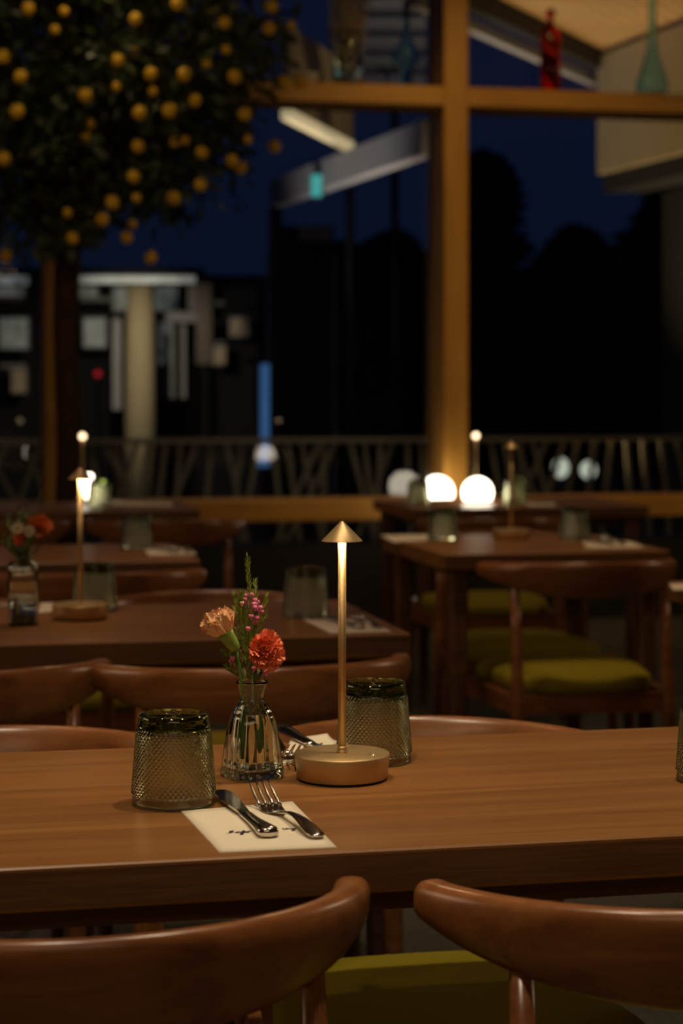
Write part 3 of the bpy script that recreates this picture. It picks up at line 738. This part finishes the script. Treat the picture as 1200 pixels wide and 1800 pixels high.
# ------------------------------------------------------------------ vase A: fluted bottle with square foot
def vase_a():
    ctl = [(0, .0325, 1), (.004, .0328, 1), (.012, .0318, .95), (.03, .0306, .7), (.05, .0292, .4), (.065, .0268, .2), (.076, .0232, .1), (.084, .0188, .05), (.090, .0142, 0), (.094, .0134, 0), (.102, .0160, 0), (.112, .0188, 0)]
    def ev(z, o=0):
        for a, b2 in zip(ctl, ctl[1:]):
            if a[0] <= z <= b2[0]:
                f_ = (z - a[0]) / (b2[0] - a[0]); f2_ = f_ * f_ * (3 - 2 * f_) * .4 + f_ * .6; return a[1] + (b2[1] - a[1]) * f2_, a[2] + (b2[2] - a[2]) * f_
        return ctl[-1][1], ctl[-1][2]
    n_ = 160
    def ring(z, inset, flute=True):
        r, sq = ev(min(z, .112)); out = []
        for i in range(n_):
            a = 2 * PI * i / n_; a4 = a - d2r(32)
            q_ = max(abs(math.cos(a4)), abs(math.sin(a4))); sqr = min(1 / q_, 1.24)
            rr_ = r * ((1 - sq) + sq * sqr * .93)
            fl = (.0011 * (abs(math.cos(8 * a)) - .6)) if flute and .006 < z < .088 else 0
            rr_ += fl - inset
            out.append((rr_ * math.cos(a), rr_ * math.sin(a), z))
        return out
    rings = [[(x_ * .03, y_ * .03, .001) for x_, y_, z in ring(0, 0)], ring(0, .004), ring(.0005, .001)]
    zs = [.002 + .110 * i / 48 for i in range(49)]
    rings += [ring(z, 0) for z in zs]
    rings += [ring(.1128, .0008, False)]
    for z in reversed([z for z in zs if z > .010]): rings.append(ring(z, .0022 if z > .02 else .0035, False))
    rings += [ring(.009, .008, False), [(x_ * .03, y_ * .03, .009) for x_, y_, z in ring(.009, 0)]]
    body = MB().loft(rings)
    # the water inside
    wz = [.0095, .0105] + [.012 + (.074 - .012) * i / 14 for i in range(15)]
    wr = [[(x_ * .03, y_ * .03, .0095) for x_, y_, z in ring(.0095, 0)]] + [ring(z, .0082 if z < .010 else (.0045 if z < .02 else .0028), False) for z in wz]
    wr += [[(x_ * .02, y_ * .02, .074) for x_, y_, z in ring(.074, 0)]]
    return body, MB().loft(wr)
va = at(443, 1366, TT); vA = thing('flower_vase', 'clear fluted glass vase of cut flowers beside the focused lamp', 'vase', va)
bd_, wt_ = vase_a(); bd_.build('bottle', 'clear_glass', vA); wt_.build('water', 'water', vA)
# ------------------------------------------------------------------ flowers
def petal_data(mat, seed, wid=.012, ln=.02, cup=.5, frill=.0012):
    rg = random.Random(seed); K, L = 22, 9; vs = []; fs = []
    ph = rg.random() * 6; ph2 = rg.random() * 6; cv = rg.uniform(.6, 1.3)
    for j in range(L + 1):
        t_ = j / L
        for i in range(K + 1):
            s_ = (i / K) * 2 - 1
            wv = wid * (.10 + .90 * t_ ** 1.15)
            fr_ = frill * (1.1 if i % 2 else -.5) * (1 if j == L else 0)
            z_ = ln * (t_ - .26 * t_ ** 2 * s_ * s_) + fr_
            y_ = -cup * ln * .42 * t_ ** 2.2 * cv + frill * 2.2 * t_ ** 1.6 * math.sin(s_ * 5.5 + ph) + frill * 1.1 * t_ ** 3 * math.sin(s_ * 12 + ph2)
            x_ = wv * s_ * (1 - .12 * abs(math.sin(s_ * 5.5 + ph)) * t_)
            vs.append((x_, y_, z_))
    for j in range(L):
        for i in range(K): q_ = j * (K + 1) + i; fs.append((q_, q_ + 1, q_ + K + 2, q_ + K + 1))
    return MB().add(vs, fs, True).mesh('petal', mat)
def axis_mat(loc, d):
    q_ = Vector(d).normalized().to_track_quat('Z', 'Y'); return Matrix.Translation(loc) @ q_.to_matrix().to_4x4()
def carnation(lab, head, axis, R, mat, neck, seed, opening=1.0, name='carnation', cupf=.35):
    # head: calyx mouth; axis: direction the bloom faces; neck: point inside the vase
    head = Vector(head); axis = Vector(axis).normalized(); neck = Vector(neck)
    t_ = thing(name, lab, 'flower', neck)
    H = Matrix.Translation(-neck)
    Am = H @ axis_mat(head, axis)
    cal = MB().lathe([(.0025, -.025), (.0058, -.0235), (.0078, -.016), (.0088, -.006), (.0112, .002), (.0100, .002)], 20, Am)
    cal.build('calyx', 'calyx', t_)
    base = head - axis * .025
    pts = []
    for k in range(9):
        f_ = k / 8; p = neck.lerp(base, f_) - axis * .012 * math.sin(PI * f_); pts.append(p - neck)
    MB().tube(pts, .0019, 8).build('stem', 'stem_green', t_)
    rg = random.Random(seed); shapes = [petal_data(mat, seed + k, R * .60, R * (1.0 + .06 * (k - 2)), cupf, .0006 + R * .035) for k in range(5)]
    layers = [(5, 12, .35), (7, 28, .5), (9, 44, .68), (10, 60, .85), (10, 78, 1.0)]
    for li, (cnt, ang, sz) in enumerate(layers):
        for k in range(cnt):
            o = bpy.data.objects.new('petal', shapes[rg.randrange(5)]); C.objects.link(o); o.parent = t_
            a = 2 * PI * k / cnt + rg.random() * .6 + li; tl = d2r(ang * opening + rg.uniform(-12, 12))
            sc = (.62 + .40 * sz) * rg.uniform(.92, 1.06)
            # local +Y leans outward; the petal curls back over the heart
            o.matrix_local = Am @ Matrix.Rotation(a, 4, 'Z') @ Matrix.Translation((0, .0030 * sz, -.003)) @ Matrix.Rotation(-tl, 4, 'X') @ Matrix.Rotation(rg.uniform(-.4, .4), 4, 'Z') @ Matrix.Scale(sc, 4)
    return t_
VY = va.y
ph = atY(395, 1112, VY - .022)
carnation('peach carnation on the left side of the fluted vase', ph, (-.50, -.22, .80), .0255, 'peach', va + Vector((-.012, 0, .022)), 11, .72, cupf=1.1)
ph = atY(466, 1143, VY - .022)
carnation('coral red carnation on the right side of the fluted vase', ph, (.42, -.86, .22), .0200, 'coral', va + Vector((.010, 0, .020)), 23, 1.0, cupf=.25)
# waxflower sprigs
def zz2(a, b2): return (330 + a / 6.316, 960 + b2 / 6.316)
def needles(mb, pts, rg, n_, ln, w_=.00058):
    n_ = int(n_ * 1.5)
    for k in range(n_):
        f_ = rg.random(); i = min(int(f_ * (len(pts) - 1)), len(pts) - 2); p = pts[i].lerp(pts[i + 1], f_ * (len(pts) - 1) - i)
        t_ = (pts[i + 1] - pts[i]).normalized(); a = rg.random() * 6.28; rad = Vector((math.cos(a), math.sin(a), 0))
        d = (t_ * 1.0 + rad * .55).normalized(); L = ln * rg.uniform(.6, 1.1); s_ = d.cross(Vector((rg.uniform(-1, 1), -1, .2))).normalized() * w_
        e_ = p + d * L; m_ = p + d * L * .5
        mb.add([tuple(p), tuple(m_ + s_), tuple(e_), tuple(m_ - s_), tuple(m_ + d.cross(s_).normalized() * w_ * .8)], [(0, 1, 4), (0, 4, 3), (1, 2, 4), (4, 2, 3)])
def sprig(lab, tip, bud_px, extra, seed, nd, lenn=.009):
    neck = va + Vector((random.uniform(-.004, .004), random.uniform(-.004, .004), .018)); rg = random.Random(seed)
    t_ = thing('waxflower_sprig', lab, 'flower', neck)
    tipp = atY(tip[0], tip[1], VY + rg.uniform(-.012, .012)); lip = va + Vector(((tipp.x - va.x) * .18, 0, .112))
    main = []
    for k in range(13):
        f_ = k / 12; p = neck.lerp(lip, f_ * 2) if f_ < .5 else lip.lerp(tipp, (f_ - .5) * 2); p = p + Vector((.002 * math.sin(f_ * 9), 0, 0)); main.append(p)
    st = MB(); st.tube([p - neck for p in main], [.0011] * 7 + [.0009, .0008, .0007, .0006, .0005, .0004], 6)
    nd_ = MB(); rel = [p - neck for p in main[6:]]; needles(nd_, rel, rg, nd, lenn)
    needles(nd_, rel[-3:], rg, nd // 2, lenn)
    def branch(px, n2, ln):
        e_ = atY(px[0], px[1], VY + rg.uniform(-.018, .012)); f_ = .25 + .5 * rg.random(); base = None
        # leave the main stem below the target
        cand = [p for p in main[6:] if p.z < e_.z - .012] or [main[6]]; base = cand[-1]
        pts = [base.lerp(e_, k / 5) + Vector(((e_.x - base.x) * .25 * math.sin(PI * k / 5), 0, 0)) for k in range(6)]
        st.tube([p - neck for p in pts], [.0007, .0006, .0006, .0005, .0005, .0004], 5); needles(nd_, [p - neck for p in pts], rg, n2, ln)
        return e_
    for px in extra: branch(px, 34, .0085)
    for px, pale in bud_px:
        e_ = branch(px, 7, .007) - neck; b3 = MB(); r_ = .0024 if pale else .0028
        b3.lathe([(.0006, -.0032), (.0013, -.002), (.0019, 0), (.0021, .001)], 8, Matrix.Translation(e_))
        for k in range(5):
            a = k * 1.257 + rg.random(); b3.ball((e_.x + math.cos(a) * r_ * .55, e_.y + math.sin(a) * r_ * .55, e_.z + .0012), r_ * .62, 7, 5, (1, 1, 1.25))
        b3.ball((e_.x, e_.y, e_.z + .0006), r_ * .8, 8, 6)
        b3.build('bud', 'pale_pink' if pale else 'pink', t_)
    st.build('stem', 'wood_stem', t_); stuff(nd_.build('needle_foliage', 'needle', t_))
b_ = lambda l, pale=0: [(zz2(*p), pale) for p in l]
sprig('tallest waxflower sprig with pink buds rising from the fluted vase', zz2(650, 115), b_([(655, 560), (700, 548), (670, 660), (735, 655), (700, 785), (630, 600)]), [zz2(640, 790), zz2(620, 720)], 1, 70)
sprig('waxflower sprig with a cluster of pink blossoms between the carnations', zz2(735, 400), b_([(742, 605), (772, 632), (748, 650), (805, 690), (822, 735), (765, 805), (752, 845), (790, 720), (745, 690)]), [zz2(872, 550), zz2(852, 725)], 2, 60)
sprig('bushy green waxflower sprig leaning left behind the peach carnation', zz2(575, 510), b_([(500, 760), (480, 800)]) + b_([(600, 640)], 1), [zz2(512, 545), zz2(535, 620), zz2(590, 530), zz2(520, 700), zz2(560, 760)], 3, 60)
sprig('low waxflower sprig with pale buds at centre of the bouquet', zz2(640, 880), b_([(668, 925), (680, 1045), (695, 1120), (706, 1190)]) + b_([(610, 1255), (655, 1285), (578, 1175)], 1), [zz2(560, 950), zz2(590, 1020), zz2(700, 980), zz2(640, 1100), zz2(740, 870), zz2(545, 1100)], 4, 70)
sprig('short waxflower sprig low at left of the vase mouth', zz2(470, 1215), b_([(480, 1290), (530, 1325), (500, 1250)]), [zz2(430, 1340), zz2(400, 1160), zz2(520, 1230), zz2(470, 1350)], 5, 50)
sprig('short waxflower sprig low at right of the vase mouth', zz2(880, 1290), b_([(735, 1365), (855, 1450), (858, 1415)]), [zz2(800, 1300), zz2(840, 1360), zz2(760, 1250), zz2(700, 1330)], 6, 60)
# ------------------------------------------------------------------ square bottle with flowers on second table
vb = at(40, 1098, TT); vB = thing('flower_bottle', 'clear square glass bottle of flowers at far left on second table', 'vase', vb, TH)
def sqring(h, z, rc):
    out = []
    for cx, cyy, a0 in ((1, 1, 0), (-1, 1, 90), (-1, -1, 180), (1, -1, 270)):
        for k in range(6): a = d2r(a0 + 90 * k / 5); out.append(((h - rc) * cx + rc * math.cos(a), (h - rc) * cyy + rc * math.sin(a), z))
    return out
R_ = [sqring(.024, 0, .006), sqring(.0285, .002, .006), sqring(.0285, .114, .006), sqring(.026, .120, .008), sqring(.0135, .127, .0134), sqring(.0125, .132, .0124), sqring(.0125, .146, .0124), sqring(.0150, .148, .0149), sqring(.0150, .152, .0149),
      sqring(.0118, .152, .0117), sqring(.0105, .146, .0104), sqring(.0105, .130, .0104), sqring(.0235, .117, .006), sqring(.0258, .110, .005), sqring(.0258, .008, .005), sqring(.0240, .006, .005)]
MB().loft(R_).build('bottle', 'clear_glass', vB)
MB().loft([sqring(.0232, .0070, .005), sqring(.0252, .009, .005), sqring(.0252, .085, .005), sqring(.0245, .0855, .005)]).build('water', 'water', vB)
YB = vb.y
carnation('orange carnation in the square bottle at far left', atY(68, 928, YB), (.45, -.5, .6), .024, 'orange_petal', vb + Vector((0, 0, .10)), 31, .8)
carnation('small red flower low in the square bottle', atY(38, 944, YB - .02), (-.3, -.8, .2), .016, 'coral', vb + Vector((-.003, 0, .10)), 37, .8)
def daisy(lab, px, py, r_):
    c_ = atY(px, py, YB - .03); neck = vb + Vector((-.002, .002, .10)); t_ = thing('daisy', lab, 'flower', neck); Am = Matrix.Translation(-neck) @ axis_mat(c_, (0, -1, .35))
    MB().ball((0, 0, 0), r_ * .3, 10, 6, (1, 1, .5), Am).build('eye', 'yellow_eye', t_)
    for k in range(11):
        a = 2 * PI * k / 11; me = MB().ball((r_ * .65, 0, 0), r_ * .36, 8, 5, (1, .42, .15), Am @ Matrix.Rotation(a, 4, 'Z')); me.build('petal', 'white_petal', t_)
    MB().tube([(0, 0, 0), (c_ - neck) * .5 + Vector((0, .01, 0)), c_ - neck + Vector((0, .004, -.002))], .0012, 6).build('stem', 'stem_green', t_)
daisy('white daisy at left of the square bottle bouquet', 31, 929, .0135); daisy('white daisy at centre of the square bottle bouquet', 51, 934, .0125)
lf = MB(); rg = random.Random(5); nk = vb + Vector((0, 0, .10))
gs = thing('greenery_sprig', 'dark leafy greenery in the square bottle at far left', 'foliage', nk)
for k in range(16):
    e_ = atY(rg.uniform(5, 75), rg.uniform(880, 965), YB + rg.uniform(-.03, .03)) - nk
    lf.tube([(0, 0, 0), e_ * .5 + Vector((0, 0, .01)), e_], .0008, 5)
    for j in range(9):
        p = e_ * (.55 + .45 * j / 8); a = rg.random() * 6.3; d = Vector((math.cos(a), math.sin(a), .6)).normalized(); s_ = d.cross(Vector((0, 0, 1))).normalized() * .003
        lf.add([tuple(p), tuple(p + d * .007 + s_), tuple(p + d * .015), tuple(p + d * .007 - s_)], [(0, 1, 2, 3)])
for (p, y) in ((72, 860), (58, 890)): lf.tube([(0, 0, 0), tuple((atY(p, y, YB) - nk) * .6), tuple(atY(p, y, YB) - nk)], .0006, 5)
stuff(lf.build('leaves', 'stem_green', gs))
# ------------------------------------------------------------------ glowing globes near the window
def globe(px, py, Y, r_, ztab, lab, box_h):
    c_ = atY(px, py, Y); t_ = thing('globe_lamp', lab, 'lamp', (c_.x, Y, ztab), 0, 'white glowing globe lamps')
    z = c_.z - ztab
    prof = [(.0005, z + r_)] + [(r_ * math.sin(a), z + r_ * math.cos(a)) for a in [d2r(8 + k * 10) for k in range(12)]] + [(.02, z - r_ * .49), (.0005, z - r_ * .49)]
    MB().lathe(prof, 28).build('globe', 'globe_light', t_)
    MB().lathe([(r_ * .8, 0), (r_ * .82, max(.004, z - r_ * .50)), (.01, max(.005, z - r_ * .50))], 24).build('base', 'dark_wood', t_)
    return t_
    l = bpy.data.lights.new('globe_bulb', 'POINT'); l.energy = 1.1; l.color = (1, .8, .5); l.shadow_soft_size = r_; lo = bpy.data.objects.new('globe_bulb', l); C.objects.link(lo); lo.location = (c_.x, Y - .0, c_.z + r_ + .07)
    return t_
globe(839, 866, 8.05, .062, TT, 'white glowing dome lamp on brown base on far right window table', 0)
# pedestal by the post, carrying the second globe
Yg = Y_at(772, VF) - .14; gx = (768 - 600) / F * Yg
st_ = thing('side_stand', 'small dark round stand at the foot of the tall window post', 'stand', (gx, Yg, 0))
zc_ = atY(768, 866, Yg).z
MB().lathe([(.13, 0), (.13, .015), (.02, .03)], 28).build('foot', 'dark_wood', st_); MB().tube([(0, 0, .025), (0, 0, zc_ - .12)], .018, 14).build('pole', 'dark_wood', st_)
MB().lathe([(.11, zc_ - .12), (.11, zc_ - .10), (.105, zc_ - .098)], 28).build('top', 'dark_wood', st_)
globe(768, 866, Yg, .085, zc_ - .098, 'white glowing globe lamp beside the foot of the tall window post', 0)
up = spot(gx + .03, Yg - .01, zc_ + .05, 5, (1, .62, .22), 30, .9, .03, (gx + .03, Yg + .16, zc_ + .9))
# hurricane light, far left table
hx = atY(154, 880, 8.12); ht = thing('hurricane_light', 'small white glowing tapered lantern behind lamp at left', 'lamp', (hx.x, hx.y, TT))
MB().lathe([(.016, 0), (.018, .004), (.008, .01)], 20).build('base', 'dark_wood', ht)
MB().lathe([(.008, .01), (.013, .018), (.020, .06), (.021, .105), (.018, .112)], 20).build('shade', 'globe_light', ht)
# ------------------------------------------------------------------ glassware on the upper beam
def on_beam(px, v=VF + .07): Y = Y_at(px, v); return Vector(((px - 600) / F * Y, Y, zU1))
def solid_vessel(name, lab, prof, px, mat, cat='bottle', extra=None, ribs=0):
    p = on_beam(px); t_ = thing(name, lab, cat, p)
    frf = (lambda r, z, a, j: r * (1 + .03 * abs(math.cos(ribs * a)))) if ribs else None
    MB().lathe(prof, 40, None, True, frf).build('body', mat, t_)
    return t_
def hollow(prof, t=.004):
    inn = [(max(.001, r - t), z) for r, z in reversed(prof)]
    inn = [(r, max(z, .006)) for r, z in inn]
    return [(.0005, 0)] + prof + inn + [(.0005, .006)]
rp = solid_vessel('red_bottle', 'red glass bottle with ball stopper standing on upper window beam', hollow([(.050, 0), (.054, .01), (.054, .29), (.048, .32), (.022, .34), (.020, .365)]), 967, 'red_glass')
MB().lathe([(.0005, .360), (.016, .362), (.018, .375), (.010, .382), (.022, .395), (.028, .413), (.022, .432), (.0005, .440)], 28).build('stopper', 'red_glass', rp)
MB().lathe([(.0005, .0075), (.047, .008), (.047, .125), (.0005, .126)], 28).build('liquid', 'red_glass', rp)
solid_vessel('teal_vase', 'tall teal glass vase with slender neck on upper window beam at right', hollow([(.066, 0), (.083, .02), (.085, .05), (.073, .10), (.049, .17), (.030, .24), (.022, .32), (.019, .42), (.022, .60), (.026, .64)]), 1146, 'teal_glass', 'vase', None, 8)
tv = solid_vessel('flared_vase', 'dim teal bell shaped glass vase on upper beam left of the post', hollow([(.03, 0), (.035, .01), (.03, .10), (.07, .13), (.08, .15), (.045, .22), (.018, .28), (.016, .45)]), 714, 'teal_glass', 'vase')
dh = on_beam(680); dt = thing('blue_dish', 'dark blue footed dish on upper beam beside bell shaped vase', 'dish', dh + Vector((0, .08, 0)))
MB().lathe([(.03, 0), (.025, .01), (.01, .02), (.01, .08), (.05, .10), (.055, .11), (.045, .11), (.0005, .09)], 28).build('bowl', 'blue_ceramic', dt)
gv = solid_vessel('glass_jar', 'clear glass jar of dried stems on upper window beam beside the citrus tree', hollow([(.075, 0), (.08, .01), (.08, .22), (.07, .25), (.075, .27)]), 612, 'clear_glass', 'jar')
dr = MB(); rg = random.Random(9)
for k in range(34):
    a = rg.random() * 6.3; e_ = Vector((math.cos(a) * rg.uniform(.02, .13), math.sin(a) * rg.uniform(.02, .09), rg.uniform(.32, .62)))
    b2 = Vector((math.cos(a) * .03, math.sin(a) * .03, .012)); dr.tube([b2, b2.lerp(e_, .5) + Vector((0, 0, .03)), e_], [.003, .0025, .002], 5)
    for j in range(6): dr.ball(tuple(b2.lerp(e_, .5 + .1 * j) + Vector((rg.uniform(-.015, .015), rg.uniform(-.01, .01), 0))), .007, 5, 4, (1, 1, 1.8))
dst = stuff(dr.build('dried_stems', 'dry', None, tuple(on_beam(612)))); tag(dst, 'dried tan stems standing in the clear jar on upper beam', 'dried flowers')
gv2 = solid_vessel('white_bowl', 'small white bowl on upper window beam at the edge of tree', [(.03, 0), (.035, .01), (.055, .04), (.06, .05), (.054, .048), (.03, .02), (.0005, .018)], 543, 'white_petal', 'bowl')
# ------------------------------------------------------------------ citrus tree
TY = 8.95; tx = (118 - 600) / F * TY
tr = thing('citrus_tree', 'potted citrus tree full of small oranges at upper left', 'tree', (tx, TY, 0))
MB().lathe([(.20, 0), (.22, .02), (.27, .42), (.29, .43), (.29, .47), (.26, .47), (.255, .43), (.0005, .42)], 40).build('pot', 'terracotta', tr)
MB().tube([(.0, 0, .42), (.01, 0, .9), (-.01, .01, 1.5), (.01, 0, 2.0), (0, 0, 2.5)], [.065, .056, .055, .06, .05], 18).build('trunk', 'trunk', tr)
CC = Vector((0, -.05, 3.12)); RX, RY_, RZ = 1.12, .85, 1.40; CTOP = 3.70
rg = random.Random(12); lv = MB(); br = MB()
def rnd_dir():
    while True:
        v_ = Vector((rg.uniform(-1, 1), rg.uniform(-1, 1), rg.uniform(-1, 1)))
        if .1 < v_.length <= 1: return v_.normalized()
def inell(v_, f_): return Vector((CC.x + v_.x * RX * f_, CC.y + v_.y * RY_ * f_, CC.z + v_.z * RZ * f_))
clumps = []
for k in range(230):
    v_ = rnd_dir(); p = inell(v_, rg.uniform(.55, .98))
    if p.z > CTOP - .05: continue
    clumps.append(p)
for p in clumps[:70]:
    b0 = Vector((0, 0, rg.uniform(1.7, 2.4))); md = b0.lerp(p, .5) + Vector((0, 0, .08)); br.tube([b0, md, p], [.018, .011, .004], 6)
def leaf_at(p, d, L, W_):
    d = d.normalized(); s_ = d.cross(Vector((rg.uniform(-1, 1), rg.uniform(-1, 1), rg.uniform(-1, 1)))).normalized() * W_; up_ = s_.cross(d).normalized() * W_ * .35
    a, m_, e_ = p, p + d * L * .5, p + d * L
    lv.add([tuple(a), tuple(m_ + s_ + up_), tuple(e_), tuple(m_ - s_ + up_), tuple(m_)], [(0, 4, 1), (4, 2, 1), (0, 3, 4), (4, 3, 2)])
for p in clumps:
    rad = rg.uniform(.12, .22)
    for k in range(64):
        d = rnd_dir(); q_ = p + d * rad * rg.random() ** .6
        if q_.z > CTOP or q_.y > .84: continue
        leaf_at(q_, d + Vector((0, 0, -.3)), rg.uniform(.05, .085), rg.uniform(.013, .021))
for k in range(5200):
    v_ = rnd_dir(); q_ = inell(v_, rg.random() ** .4 * .93)
    if q_.z > CTOP or q_.y > .84: continue
    leaf_at(q_, rnd_dir(), rg.uniform(.06, .09), rg.uniform(.016, .024))
br.build('branches', 'trunk', tr); stuff(lv.build('foliage', 'leaf', tr))
fr_px = [(100, 30), (225, 40), (625, 12), (475, 68), (955, 22), (790, 80), (12, 200), (415, 213), (530, 260), (72, 270), (648, 262), (825, 270), (727, 222), (300, 335), (410, 305), (537, 322), (60, 392), (490, 398), (595, 390), (685, 355), (860, 400), (795, 175), (300, 478), (485, 515), (615, 500), (650, 495), (15, 560), (710, 537), (965, 515), (815, 565), (845, 590), (470, 622), (705, 650), (610, 697), (395, 712), (480, 697), (360, 772), (238, 748), (255, 838), (445, 835), (530, 905), (20, 900), (1055, 285), (1000, 290), (945, 100), (1025, 90), (195, 105), (470, 185), (465, 790), (870, 490), (320, 435)]
dim = {(225, 40), (195, 105), (470, 185), (320, 435), (410, 305), (537, 322), (465, 790), (238, 748), (480, 697), (727, 222), (615, 500), (650, 495), (300, 478), (795, 175), (1025, 90), (870, 490)}
om = MB().lathe([(.0005, -.0335), (.012, -.031), (.024, -.0235), (.0315, -.010), (.033, .004), (.029, .019), (.018, .029), (.005, .032), (.0005, .031)], 16).mesh('orange', 'orange_skin')
stm = MB().lathe([(.004, .030), (.002, .034), (.0015, .05)], 8).mesh('stalk', 'stem_green')
for (a, b2) in fr_px:
    px, py = a / 2, b2 / 2; lo_, hi_ = 7.9, 9.2
    k = Vector(((px - 600) / F, 1, -(py - HY) / F)); Y = None
    for s_ in range(120):
        Y_ = 7.9 + s_ * .01; p = k * Y_ + Vector((0, 0, CZ)) - Vector((tx, TY, 0)); e_ = ((p.x - CC.x) / RX) ** 2 + ((p.y - CC.y) / RY_) ** 2 + ((p.z - CC.z) / RZ) ** 2
        if e_ < 1.05: Y = Y_; break
    if Y is None: Y = TY - .15
    p = k * (Y + (.10 if (a, b2) in dim else 0)) + Vector((0, 0, CZ)) - Vector((tx, TY, 0))
    sc = .62 if (a, b2) in dim else rg.uniform(.78, .92)
    o = link('orange', om, tr, tuple(p), (rg.uniform(-.4, .4), rg.uniform(-.4, .4), 0)); o.scale = (sc, sc, sc * 1.05)
    link('stalk', stm, o)
